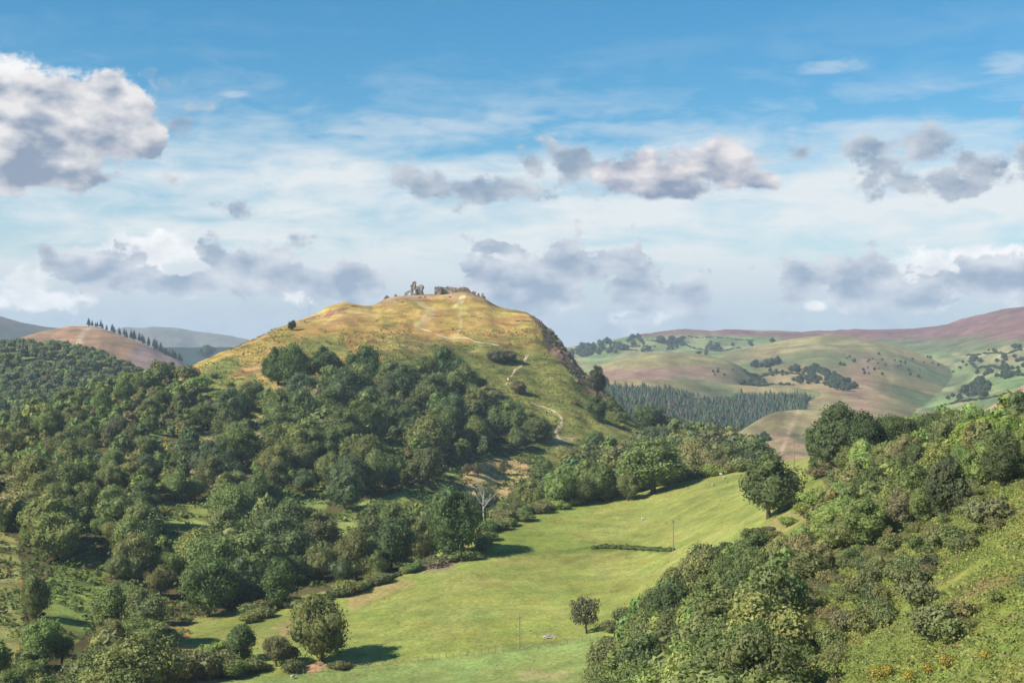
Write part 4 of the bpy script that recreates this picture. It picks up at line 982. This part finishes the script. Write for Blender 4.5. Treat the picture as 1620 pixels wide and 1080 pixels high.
def bush(px, py, hpx, wpx, tone, dmin=60, protos=None, d=None):
    p = at(px, py, dmin); s = p.y/F; wpx *= 1.35
    o = place('bush', protos or SHRUBS, p.x, p.y, p.z, hpx*s, wpx*s, jit(SHC[tone], .12)); tag(o, None, 'bush', 'bushes of the hedges and wood edges'); HB.append(dict(o=o, cx=px, cy=py-hpx/2, tone={'bright': 'bright green', 'brown': 'brownish'}.get(tone, tone)))
for b in [(262,1078,40,44,'bright'),(292,1076,46,50,'brown'),(322,1072,50,54,'dull green'),(352,1066,44,46,'dull green'),(300,1060,36,46,'brown'),(400,1062,26,40,'dark green'),(462,1062,22,30,'dark green'),(340,1050,40,50,'bright'),
          (236,1084,50,60,'bright'),(268,1050,40,46,'dull green'),(455,1048,30,36,'dull green'),(370,1072,30,40,'dark green'),(540,1058,14,26,'brown'),(526,1056,10,16,'dark green'),
          (560,935,16,26,'bright'),(575,930,14,24,'bright'),(545,942,16,28,'dark green'),(590,922,14,24,'dull green'),(480,962,18,34,'dark green'),(415,978,22,30,'dull green'),(395,985,20,26,'bright'),
          (765,868,18,26,'dull green'),(775,855,16,26,'dark green'),(750,885,14,22,'dull green'),(655,905,18,26,'dark green'),(790,838,16,28,'dark green'),(806,832,16,26,'dull green'),
          (830,824,18,30,'dark green'),(858,812,18,30,'dull green'),(885,806,16,26,'bright'),(905,800,18,30,'dull green'),(930,794,16,24,'dark green'),(955,788,18,30,'dull green'),(985,782,14,24,'dull green'),(1010,776,14,24,'brown'),
          (1040,769,14,26,'dull green'),(1070,762,14,22,'dark green'),(1100,757,14,24,'dull green'),(1130,750,12,20,'dark green'),(1160,747,10,18,'dull green'),
          (1290,748,22,20,'dull green'),(1295,756,16,34,'brown'),(1180,866,14,26,'dull green'),(1205,858,14,30,'dull green'),(1225,850,12,22,'brown'),(965,1000,22,26,'brown'),(960,1025,22,22,'dull green'),(972,1060,46,54,'brown'),(985,985,30,34,'dark green'),
          (1248,832,16,30,'bright'),(1272,812,20,34,'bright'),(1290,800,30,44,'bright'),(600,918,16,20,'bright'),(1570,830,50,66,'brown'),(1455,960,44,56,'dull green'),(1520,985,40,56,'brown'),(1480,1010,60,76,'dark green'),(1340,1000,40,50,'brown')]:
    bush(*b)
rank_labels(HB, 'bush')
# gorse in flower
M_FLOWER = plain_mat('gorse_flower', (.46, .27, .02), (.58, .38, .04), 2)
GORSE = []
for i in range(2):
    vf = crown(600+i, 10, 2600, .2, 2.1, 2.4, .1, .8, .5, .4, .6, (.3, .5)); nf = len(vf[1])
    GORSE.append((mesh_np('gorse_mesh', vf[0], vf[1], [M_LEAF, M_FLOWER], False, None, (np.random.RandomState(i).uniform(size=nf) < .33).astype(np.int32)), None, 2.5, 2.1))
for i, (px_, py_, s_) in enumerate([(1392,1076,1.0),(1408,1070,.8),(1500,1056,.8),(1468,1066,.7),(1255,1078,.6),(1560,1044,.6),(1440,1078,.7)]):
    p = at(px_, py_); o = place('gorse_bush', GORSE, p.x, p.y, p.z, 1.7*s_, 2.8*s_, (.17, .19, .05))
    tag(o, ['largest yellow-flowered gorse at the bottom edge', 'yellow gorse touching the right side of the largest one', 'yellow gorse near the bottom under the scrub slope', 'small gorse left of the isolated yellow one', 'tiny yellow gorse at the foot of the right wood', 'rightmost small yellow gorse near the bottom', 'small low gorse between the largest and isolated ones'][i], 'gorse', 'flowering gorse bushes')

# scattered thorns and bushes on the open left flank of the castle hill
for b in [(330,650,20,26,'dark green',600),(352,655,22,28,'dull green',600),(375,662,24,30,'bright',600),(395,650,20,26,'dull green',600),(312,618,26,34,'bright',600),(298,606,30,36,'dull green',600),(345,628,12,18,'bright',600),(372,640,14,20,'dull green',600),(362,612,9,14,'bright',600),
          (392,612,11,15,'dull green',600),(445,636,16,24,'bright',600),(470,630,18,24,'dull green',600),(488,622,16,22,'bright',600),(338,598,9,13,'dull green',600),(326,636,12,18,'bright',600),(640,612,18,26,'dull green',600),(760,616,20,28,'dull green',600),(735,606,18,24,'dark green',600),
          (860,672,10,15,'brown',600),(838,660,10,14,'dull green',600),(830,682,16,22,'dull green',600),(910,640,8,12,'dull green',600),(962,648,22,20,'dark green',600),(985,668,18,20,'dark green',600),(940,600,16,14,'dark green',600),(955,612,20,16,'brown',600)]:
    bush(*b)
def edge(pts, n, hpx, tones, seed):
    g = np.random.RandomState(seed); L = np.cumsum([0]+[math.dist(a, b) for a, b in zip(pts[:-1], pts[1:])])
    for t in np.linspace(0, L[-1], n)+g.uniform(-5, 5, n):
        x_ = float(np.interp(t, L, [p[0] for p in pts])); y_ = float(np.interp(t, L, [p[1] for p in pts]))
        h_ = hpx*g.uniform(.5, 1.5); bush(x_, y_-g.uniform(0, 4), h_, h_*g.uniform(1.1, 1.7), tones[g.randint(len(tones))])
edge([(545,944),(600,926),(650,906),(700,893),(752,884),(766,866)], 22, 15, ['dark green', 'dull green', 'dark green', 'bright'], 1)
edge([(385,981),(440,964),(500,958),(545,944)], 12, 17, ['dark green', 'dull green', 'bright'], 2)
edge([(762,850),(800,826),(870,806),(1000,780),(1100,758),(1190,744)], 44, 17, ['dark green', 'dull green', 'dark green', 'dull green', 'bright', 'brown'], 3)
edge([(1005,995),(1050,955),(1100,925),(1150,910),(1195,905),(1245,885),(1285,855),(1312,815)], 32, 24, ['dark green', 'dull green', 'bright', 'brown', 'dark green'], 4)
for it in HB: it['o'].pop('label', None)
rank_labels(HB, 'bush')
# ---- ground cover: bracken and heath tufts as one object each
def tufts(name, x, y, z, size, cols, per, label, lift=.25, leaf=1.0):
    n = len(x); k = np.repeat(np.arange(n), per); N_ = len(k); g = np.random.RandomState(len(name))
    s = size[k]; P = np.column_stack([x[k], y[k], z[k]])+g.normal(size=(N_, 3))*np.column_stack([s*.5, s*.5, s*.12]); P[:, 2] += s*lift
    t = g.normal(size=(N_, 3))*.7+np.array([0, 0, 1]); t /= np.linalg.norm(t, axis=1)[:, None]
    a = np.cross(t, g.normal(size=(N_, 3))); a /= np.linalg.norm(a, axis=1)[:, None]; b = np.cross(t, a); q = (s*g.uniform(.35, .8, N_)*leaf)[:, None]
    V = np.stack([P-a*q*.5, P-b*q*.35, P+a*q*.5+t*q*.1, P+b*q*.35], 1).reshape(-1, 3)
    o = link(name, mesh_np(name, V, np.arange(4*N_).reshape(-1, 4), [M_LEAFA], False, np.repeat(cols[k], 4, 0))); tag(o, label, 'ground cover', None, 'stuff'); return o
def cols_for(n, pal, w, nz):
    g = np.random.RandomState(n % 999); c = np.array(pal); i = g.choice(len(pal), n, p=w); return c[i]*(1+.25*g.uniform(-1, 1, (n, 1)))
x, y = grid_pts(10, 260, 98, 420, .95, 41); z, li = zat(x, y); px, py = proj(x, y, z)
k = (li == NEARI) & (px > 1180) & (px < 2050) & (py < 1140) & (py > 740) & (~inpoly(px, py, R_WOOD) | (np.random.RandomState(1).uniform(size=len(px)) < .3)) & inpoly(px, py, [(1215,1300),(1220,1000),(1270,925),(1330,870),(1400,840),(1500,790),(1560,760),(1640,720),(2000,610),(2200,560),(2400,1300)]) & (fbm(x/7, y/7, 3, 42) > -.45)
x, y, z = x[k], y[k], z[k]
tufts('bracken', x, y, z, np.random.RandomState(3).uniform(.5, 1.25, len(x)), cols_for(len(x), [(.20,.225,.062),(.24,.25,.072),(.15,.175,.05),(.23,.18,.085),(.27,.26,.08)], [.35,.25,.2,.08,.12], 0), 15, 'bright yellow-green bracken and rough grass over the right scrub slope', .25, .52)
x, y = grid_pts(-230, 160, 700, 1100, 2.7, 43); z, li = zat(x, y); px, py = proj(x, y, z)
nz = fbm(x/16, y/16, 3, 45)
k = (li == CASI) & (~in_wood(px, py, li)) & (px > 290) & (px < 1040) & (((py > 520) & (nz > -.2)) | ((py > 500) & (nz > .4))) & ~((px > 650) & (px < 800) & (np.abs(py-535-(px-730)*.1) < 6))
x, y, z = x[k], y[k], z[k]
tufts('bracken', x, y, z, np.random.RandomState(4).uniform(.7, 1.9, len(x)), cols_for(len(x), [(.13,.16,.04),(.10,.13,.035),(.17,.19,.05),(.19,.14,.06)], [.4,.25,.25,.1], 0), 6, 'patchy green bracken over the lower face of the castle hill')
# undergrowth in the gaps of the left wood
x, y = grid_pts(-330, 130, 330, 900, 4.2, 47); z, li = zat(x, y); px, py = proj(x, y, z)
k = (li != NEARI) & (py > 620) & (py < 1010) & (px > -60) & (px < 860) & (fbm(x/12, y/12, 3, 48) > -.2) & ((py > 690) | in_wood(px, py, li)) & ~inpoly(px, py, [(735,740),(760,728),(800,724),(832,735),(835,756),(780,764),(735,762)])
x, y, z = x[k], y[k], z[k]
tufts('undergrowth', x, y, z, np.random.RandomState(5).uniform(1.2, 3.0, len(x)), cols_for(len(x), [(.12,.16,.045),(.08,.11,.035),(.16,.20,.05),(.14,.11,.05)], [.35,.3,.25,.1], 0), 12, 'tangled green undergrowth filling gaps in the left hillside wood')
# rough grass in the pasture: sparse darker tufts
x, y = grid_pts(-140, 130, 300, 560, 2.6, 53); z, li = zat(x, y); px, py = proj(x, y, z)
nz = fbm(x/22, y/9, 3, 54)
k = (li == NEARI) & ~inpoly(px, py, R_WOOD) & (px > 255) & (px < 1290) & (nz > .05) & (fbm(x/4, y/4, 2, 55) > .0)
x, y, z = x[k], y[k], z[k]
tufts('grass_tufts', x, y, z, np.random.RandomState(6).uniform(.25, .6, len(x)), cols_for(len(x), [(.14,.18,.045),(.22,.22,.08),(.10,.12,.04)], [.5,.3,.2], 0), 5, 'scattered coarse grass tufts across the green pasture', .1)
# ------------------------------------------------------------------ the castle ruin: free-standing pieces of wall
def wall_mesh(outlines, d, thick, cell=.42, seed=0, skew=0.0, bow=0.0, holes=(), rough=.22):
    """stone wall whose ragged elevation is given in metres at its own distance; solid, with real thickness"""
    s = d/F
    P = [(( a-810)*s, (HY-b)*s) for o_ in outlines for a, b in o_]
    x0, x1 = min(p[0] for p in P)-cell, max(p[0] for p in P)+cell; z0, z1 = min(p[1] for p in P)-cell, max(p[1] for p in P)+cell
    nx, nz = int((x1-x0)/cell)+1, int((z1-z0)/cell)+1
    cx = x0+(np.arange(nx)+.5)*cell; cz = z0+(np.arange(nz)+.5)*cell
    gx, gz = np.meshgrid(cx, cz, indexing='ij'); px, py = gx/s+810, HY-gz/s
    jx = px+.9*fbm(gx*1.3, gz*1.3, 2, seed); jy = py+.9*fbm(gx*1.1+9, gz*1.1, 2, seed+3)
    m = np.zeros(gx.shape, bool)
    for o_ in outlines: m |= inpoly(jx, jy, o_)
    for h in holes: m &= ~inpoly(px, py, h)
    ny = max(2, int(thick/cell/1.5)); idx = {}; V = []; Fc = []
    def v(i, j, k):
        if (i, j, k) not in idx:
            X = x0+i*cell; Z = z0+k*cell; Y = d+(j/ny-.5)*thick*(1+.25*float(vnoise(X*.4, Z*.4, seed))) + skew*(X-(x0+x1)/2)+bow*((X-(x0+x1)/2)/(x1-x0)*2)**2
            h = [float(vnoise(X*1.1+17*q, Z*1.1+j*.9+q*5, seed+q)-.5)*rough*2 for q in range(3)]
            idx[(i, j, k)] = len(V); V.append((X+h[0], Y+h[1], Z+h[2]*.8))
        return idx[(i, j, k)]
    for i in range(nx):
        for k in range(nz):
            if not m[i, k]: continue
            Fc.append((v(i, 0, k), v(i+1, 0, k), v(i+1, 0, k+1), v(i, 0, k+1))); Fc.append((v(i+1, ny, k), v(i, ny, k), v(i, ny, k+1), v(i+1, ny, k+1)))
            for j in range(ny):
                if i == 0 or not m[i-1, k]: Fc.append((v(i, j+1, k), v(i, j, k), v(i, j, k+1), v(i, j+1, k+1)))
                if i == nx-1 or not m[i+1, k]: Fc.append((v(i+1, j, k), v(i+1, j+1, k), v(i+1, j+1, k+1), v(i+1, j, k+1)))
                if k == 0 or not m[i, k-1]: Fc.append((v(i, j, k), v(i, j+1, k), v(i+1, j+1, k), v(i+1, j, k)))
                if k == nz-1 or not m[i, k+1]: Fc.append((v(i, j, k+1), v(i+1, j, k+1), v(i+1, j+1, k+1), v(i, j+1, k+1)))
    V = np.array(V); c = V.mean(0); base = np.array([c[0], c[1], V[:, 2].min()])
    return V, np.array(Fc), base
def Z2(pts): return [(590+a/8.1, 430+(b-(0 if b > 318 else (318-b)*.05))/8.1) for a, b in pts]
def ruin(name, label, pieces, cat='ruin', group='ruined walls of the hilltop castle'):
    ms = [(n, wall_mesh(*a, **k)) for n, a, k in pieces]
    b = ms[0][1][2]
    if len(ms) == 1:
        o = link(name, mesh_np(name, ms[0][1][0]-b, ms[0][1][1], [M_STONE])); o.location = b
    else:
        o = empty(name, b)
        for n, (V, Fc, _) in ms: link(n, mesh_np(n, V-b, Fc, [M_STONE]), o)
    tag(o, label, cat, group); return o
DC = 1090
ruin('wall_stub', 'low broken wall stub at the left end of the castle ruin', [('wall', ([Z2([(140,400),(142,340),(158,318),(180,306),(200,318),(214,345),(222,400)])], DC, 3.2), dict(seed=1))])
ruin('wall_stub', 'pointed tooth of masonry between the left stub and the arch', [('wall', ([Z2([(270,380),(276,305),(290,284),(306,296),(318,325),(330,380)])], DC, 2.6), dict(seed=2))])
ruin('gatehouse_ruin', 'tallest castle fragment with arch on its left and narrow upright tower', [
    ('tower', ([Z2([(488,360),(488,178),(506,172),(510,140),(528,131),(549,140),(551,188),(556,240),(560,360)])], DC, 4.5), dict(seed=3, holes=[Z2([(516,285),(516,238),(530,228),(542,240),(542,285)]), Z2([(518,190),(518,160),(530,160),(530,190)])])),
    ('arch', ([Z2([(398,360),(402,310),(412,272),(438,250),(470,241),(489,243),(489,262),(466,264),(450,278),(443,300),(443,360)])], DC, 2.2), dict(seed=4, cell=.3, rough=.15)),
    ('wall', ([Z2([(560,350),(558,200),(580,188),(602,196),(604,178),(626,172),(646,188),(650,215),(640,235),(643,280),(656,295),(664,350)])], DC+1.2, 5), dict(seed=5, holes=[Z2([(606,215),(618,205),(628,215),(626,238),(608,238)]), Z2([(577,270),(577,240),(588,240),(588,270)])]))])
ruin('curtain_wall', 'long low curtain wall of the castle with paler block at its left', [
    ('wall', ([Z2([(868,330),(868,206),(950,202),(1060,206),(1075,214),(1110,206),(1165,200),(1225,214),(1250,246),(1262,270),(1262,360)])], DC+2, 3.2), dict(seed=6, skew=.05)),
    ('tower', ([Z2([(790,340),(793,206),(820,197),(862,196),(880,212),(876,260),(884,340)])], DC-1, 5.5), dict(seed=7))])
ruin('wall_stub', 'squat dark block at the right end of the long castle wall', [('wall', ([Z2([(1264,390),(1262,262),(1288,252),(1314,258),(1322,300),(1322,390)])], DC-2, 4.0), dict(seed=8))])
ruin('wall_stub', 'small leaning stone stub right of the squat castle block', [('wall', ([Z2([(1338,400),(1338,300),(1346,276),(1364,280),(1372,330),(1372,400)])], DC-3, 2.4), dict(seed=9, cell=.32))])
ruin('wall_stub', 'pointed stone stub at the far right of the castle ruin', [('wall', ([Z2([(1376,410),(1380,320),(1392,300),(1402,270),(1414,276),(1420,306),(1440,320),(1444,430)])], DC-4, 2.8), dict(seed=10, cell=.32))])

# ---- rocks on the right flank and scattered on the summit
def rock_vf(seed, r):
    g = np.random.RandomState(seed); V, Fc = ICO2
    n = np.array([fbm(np.array([v[0]*1.7+v[2]]), np.array([v[1]*1.7-v[2]]), 3, seed)[0] for v in V])
    V = V*(1+.45*n)[:, None]*np.array([1.1, .8, .7])*r
    return V, Fc
ROCKS = [mesh_np('rock_mesh', *rock_vf(i, 1.0), [M_ROCK]) for i in range(6)]
rk = []
for i, (px_, py_, s_) in enumerate([(872,524,3.2),(878,532,3.8),(884,541,3.4),(868,517,2.4),(890,551,4.0),(898,560,3.4),(876,545,3.4),(884,556,2.6),(905,572,3.6),(914,584,3.2),(923,596,2.8),(932,610,3.0),(890,568,2.4),(902,588,2.6),(945,622,2.4),(862,508,2.0),(880,520,2.4),(912,602,2.2)]):
    p = at(px_, py_+1, 700); o = link('rock', ROCKS[i % 6]); o.location = p; o.rotation_euler = (RS.uniform(0, 6), RS.uniform(-.5, .5), RS.uniform(0, 6)); s_ *= RS.uniform(.32, .6); o.scale = (s_*1.5, s_*1.2, s_)
    o['category'] = 'rock'; o['group'] = 'crag rocks of the right hill flank'
    o['label'] = f"dark crag rock on the steep right hill edge, {ORD[i]} " .replace('nearest', 'first') ; rk.append((p.y, py_, o))
rk.sort(key=lambda t: t[1])
for i, (_, _, o) in enumerate(rk): o['label'] = ('topmost' if i == 0 else 'lowest' if i == len(rk)-1 else ORD[i]) + ' crag rock counted down the steep right edge of the castle hill'
for i, (px_, py_, s_, lb) in enumerate([(630,476,1.2,'pale stone lying below the castle tooth'),(637,478,.9,'small pale stone left of the castle arch foot'),(712,470,1.1,'stone lying under the pale castle block'),(664,471,1.2,'fallen stone at the foot of the castle tower'),(673,470,.9,'fallen stone right of the tower fragment'),
                                     (852,507,1.6,'flat rock lying alone on the upper right brow'),(818,508,1.2,'small dark rock on the right brow of the hill'),(560,485,1.3,'rusty rock on the left summit rim')]):
    p = at(px_, py_, 700); o = link('rock', ROCKS[(i+2) % 6]); o.location = p; o.rotation_euler = (0, 0, i); o.scale = (s_*1.4, s_, s_*.7); tag(o, lb, 'rock', 'loose stones of the hilltop')

# ---- poles
def pole(px, base, top, label, d=None):
    p = at(px, base); h = (base-top)*p.y/F
    o = empty('utility_pole', p)
    link('post', mesh_np('post', *tubes([[((0, 0, -.5), .15), ((0, 0, h), .11)]], 8), [M_POLE], True), o)
    import bmesh
    bm = bmesh.new(); bmesh.ops.create_cube(bm, size=1); bmesh.ops.scale(bm, vec=(1.5, .12, .14), verts=bm.verts); bmesh.ops.translate(bm, vec=(0, -.16, h-.5), verts=bm.verts)
    me = bpy.data.meshes.new('crossarm'); bm.to_mesh(me); bm.free(); me.materials.append(M_POLE); link('crossarm', me, o)
    for x_ in (-.6, .6):
        link('insulator', mesh_np('insulator', *tubes([[((x_, -.16, h-.43), .05), ((x_, -.16, h-.3), .07), ((x_, -.16, h-.22), .03)]], 8), [M_WOOL], True), o)
    tag(o, label, 'pole', 'wooden utility poles across the pasture'); return o
pole(822,1028,974,'nearest wooden utility pole standing in the lower pasture')
pole(1065,872,822,'middle wooden utility pole by the low field hedge')
pole(1256,740,694,'farthest thin utility pole on the pasture crest')

# ---- bare white tree
def dead_tree():
    g = np.random.RandomState(12); p = Vector((-9.8, 497, zat(-9.8, 497)[0][0])); s = p.y/F; H = 60*s; ps = []
    base = np.array([0., 0, -.5]); top = np.array([-.3, 0, H*.62])
    ps.append([(base, .34), (top*.5, .26), (top, .18), (np.array([.5, 0, H]), .05)])
    for k in range(13):
        t = g.uniform(.3, .95); s0 = np.array([-.3*t/.62, 0, H*t]) if t < .62 else np.array([0, 0, H*t]); sx = -1 if g.uniform() < .5 else 1
        L = H*g.uniform(.18, .38)*(1.15-t*.4); e = s0+np.array([sx*L*g.uniform(.6, 1), g.uniform(-.8, .8)*L*.6, L*g.uniform(.5, 1.5)])
        m_ = (s0+e)/2+g.normal(size=3)*.45; ps.append([(s0, .13), (m_, .085), (e, .03)])
        for _ in range(3):
            f = e+np.array([sx*g.uniform(-.2, .8), g.uniform(-.5, .5), g.uniform(.3, 1.0)]); ps.append([(m_*.4+e*.6, .05), (f, .02)])
    o = empty('dead_tree', p)
    link('trunk', mesh_np('trunk', *tubes(ps[:1], 7), [M_DEADWOOD], True), o); link('branches', mesh_np('branches', *tubes(ps[1:], 5), [M_DEADWOOD], True), o)
    tag(o, 'bare white dead tree with forking branches at the pasture top left', 'tree')
dead_tree()

# ---- fallen log, brush heaps
def heap(px, py, wpx, hpx, n, m, label, name='brush_heap', seed=1):
    g = np.random.RandomState(seed); p = at(px, py); s = p.y/F; W, H = wpx*s, hpx*s; ps = [[((-W*.4, 0, .05), .1), ((0, .2, .12), .16), ((W*.4, 0, .05), .1)]]
    for _ in range(n):
        c = np.array([g.normal()*W*.2, g.normal()*W*.12, abs(g.normal())*H*.3]); d = g.normal(size=3)*[1, 1, .3]; d /= np.linalg.norm(d); L = g.uniform(.8, 2.4)
        ps.append([(c-d*L/2, .07), (c, .09), (c+d*L/2, .03)])
    o = link(name, mesh_np(name, *tubes(ps, 4), [m])); o.location = p; tag(o, label, 'brush pile', None); return o
M_BRUSH = plain_mat('dry_brush', (.17, .12, .085), (.32, .24, .18), 2)
heap(696,897,56,16,260,M_BRUSH,'wide heap of brown cut brush below the great pasture-edge tree')
heap(655,903,34,10,110,M_BRUSH,'low spread of brown brush left of the wide heap',seed=2)
heap(868,1008,24,4,70,plain_mat('grey_brush', (.30, .28, .25), (.50, .46, .42), 2),'small grey branch pile lying in the lower pasture',seed=3)
a, b = at(612,920), at(645,902); p0 = (a+b)/2
o = link('fallen_log', mesh_np('fallen_log', *tubes([[(np.array(a-p0)+[0,0,.5], .55), (np.array([0,0,.7]), .5), (np.array(b-p0)+[0,0,.9], .3)]], 9), [M_BARK], True)); o.location = p0; tag(o, 'dark fallen log along the wood edge of the pasture', 'log')

# ---- low hedge on the terrace, hedge along the crest
def hedge(pts, h, w, n, col, label, seed=0, name='hedge'):
    g = np.random.RandomState(seed); xy = drape(pts, 10); VV, FF = [], []; off = 0
    t = np.linspace(0, len(xy)-1, n); X = np.interp(t, np.arange(len(xy)), xy[:, 0]); Y = np.interp(t, np.arange(len(xy)), xy[:, 1]); z, _ = zat(X, Y)
    for i in range(n):
        if i < 4: HP.append(crown(700+seed+i, 5, 260, .4, 1.0, 1.0, 0, .8, .3, .4, .8, (.4, .6)))
        V, Fc = HP[i % 4]
        k = g.uniform(.55, 1.3); VV.append(V*[w*k, w*k, h*k]+[X[i], Y[i], z[i]]); FF.append(Fc+off); off += len(V)
    V = np.concatenate(VV); o = link(name, mesh_np(name, V, np.concatenate(FF), [M_LEAF])); o.color = (*col, 1); tag(o, label, 'hedge'); return o
HP = []
hedge([(938,868),(960,867),(985,868),(1010,869),(1035,870),(1062,872)], 1.0, 1.25, 46, (.13,.16,.055), 'low dark field hedge crossing the pasture by the middle pole')
HP = []
hedge([(1188,850),(1203,844),(1222,840)], 1.3, 1.5, 9, (.12,.13,.05), 'short scrubby hedge stub at the right edge of the pasture', 5)

# ---- wire fence of the lower pasture: posts
def fence(pts, n, label):
    xy = drape(pts, 12); t = np.linspace(0, len(xy)-1, n); X = np.interp(t, np.arange(len(xy)), xy[:, 0]); Y = np.interp(t, np.arange(len(xy)), xy[:, 1]); z, _ = zat(X, Y)
    o = empty('wire_fence', (X[0], Y[0], z[0])); pm = mesh_np('post', *tubes([[((0, 0, -.3), .075), ((0, 0, 1.2), .065)]], 6), [M_POLE])
    for i in range(n): q = link('post', pm, o); q.location = (X[i]-X[0], Y[i]-Y[0], z[i]-z[0])
    for k in (.45, .85, 1.1):
        link('wire', mesh_np('wire', *tubes([[((X[i]-X[0], Y[i]-Y[0], z[i]-z[0]+k), .012) for i in range(n)]], 4), [M_POLE]), o)
    tag(o, label, 'fence', None)
fence([(470,1066),(540,1060),(620,1050),(700,1041),(780,1033),(860,1024),(945,1010)], 44, 'thin post and wire fence along the foot of the pasture')

# ---- sheep
def sheep_mesh():
    import bmesh
    me = bpy.data.meshes.new('sheep')
    P = [(-.45,0,.62),(-.15,0,.66),(.2,0,.66),(.45,0,.68),(.62,0,.82),(.82,0,.74)]; Rr = [.24,.30,.29,.24,.13,.08]
    E = [(0,1),(1,2),(2,3),(3,4),(4,5)]
    for bx, k in ((-.38, 0), (.38, 3)):
        for sy in (-1, 1):
            i = len(P); P += [(bx, .16*sy, .40), (bx+.02, .16*sy, .2), (bx, .16*sy, .0)]; Rr += [.08, .045, .04]; E += [(k, i), (i, i+1), (i+1, i+2)]
    i = len(P); P += [(-.62, 0, .55)]; Rr += [.06]; E += [(0, i)]
    me.from_pydata(P, E, []); o = bpy.data.objects.new('sheep', me); COL.objects.link(o)
    m = o.modifiers.new('skin', 'SKIN'); m2 = o.modifiers.new('sub', 'SUBSURF'); m2.levels = m2.render_levels = 1
    for v, r in zip(me.skin_vertices[0].data, Rr): v.radius = (r, r)
    me.skin_vertices[0].data[1].use_root = True
    dg = bpy.context.evaluated_depsgraph_get(); m3 = bpy.data.meshes.new_from_object(o.evaluated_get(dg)); bpy.data.objects.remove(o)
    m3.materials.clear(); m3.materials.append(M_WOOL); m3.name = 'sheep'; return m3
SM = sheep_mesh()
for px_, py_, rz, lb in [(1146,758,.3,'white sheep grazing on the upper pasture, nearest the lone tree'),(1141,752,2.8,'white sheep on the pasture crest just above another'),(1017,823,.1,'white sheep alone in the middle of the upper pasture'),
                         (463,1074,1.0,'white sheep in the bottom green strip beneath the hedge'),(420,531,.4,'tiny white sheep on the left shoulder of the castle hill'),(1128,769,.5,'white sheep a little below and left of the crest pair')]:
    p = at(px_, py_, 300 if py_ < 1000 else 60); o = link('sheep', SM); o.location = p; o.rotation_euler = (0, 0, rz); o.scale = (1.0,)*3; tag(o, lb, 'sheep', 'sheep on the pastures')
# ------------------------------------------------------------------ air
def haze():
    import bmesh
    bm = bmesh.new(); bmesh.ops.create_cube(bm, size=1)
    x0, x1, y0, y1, z0, z1 = -24000, 24000, -60, 9900, FLOOR-80, HAZE_TOP
    for v in bm.verts: v.co = (x0 if v.co.x < 0 else x1, y0 if v.co.y < 0 else y1, z0 if v.co.z < 0 else z1)
    me = bpy.data.meshes.new('haze'); bm.to_mesh(me); bm.free()
    m = bpy.data.materials.new('haze'); m.use_nodes = True; m.node_tree.nodes.clear(); N = NT(m.node_tree)
    pv = N.new('ShaderNodeVolumePrincipled'); pv.inputs['Density'].default_value = HAZE; pv.inputs['Color'].default_value = (.70, .85, 1.0, 1); pv.inputs['Anisotropy'].default_value = 0.0
    o_ = N.new('ShaderNodeOutputMaterial'); N.l.new(pv.outputs[0], o_.inputs['Volume'])
    me.materials.append(m); o = link('haze', me); tag(o, 'thin blue haze filling the valley air', None, None, 'stuff')
HAZE, HAZE_TOP = 0.75e-4, 190
haze()
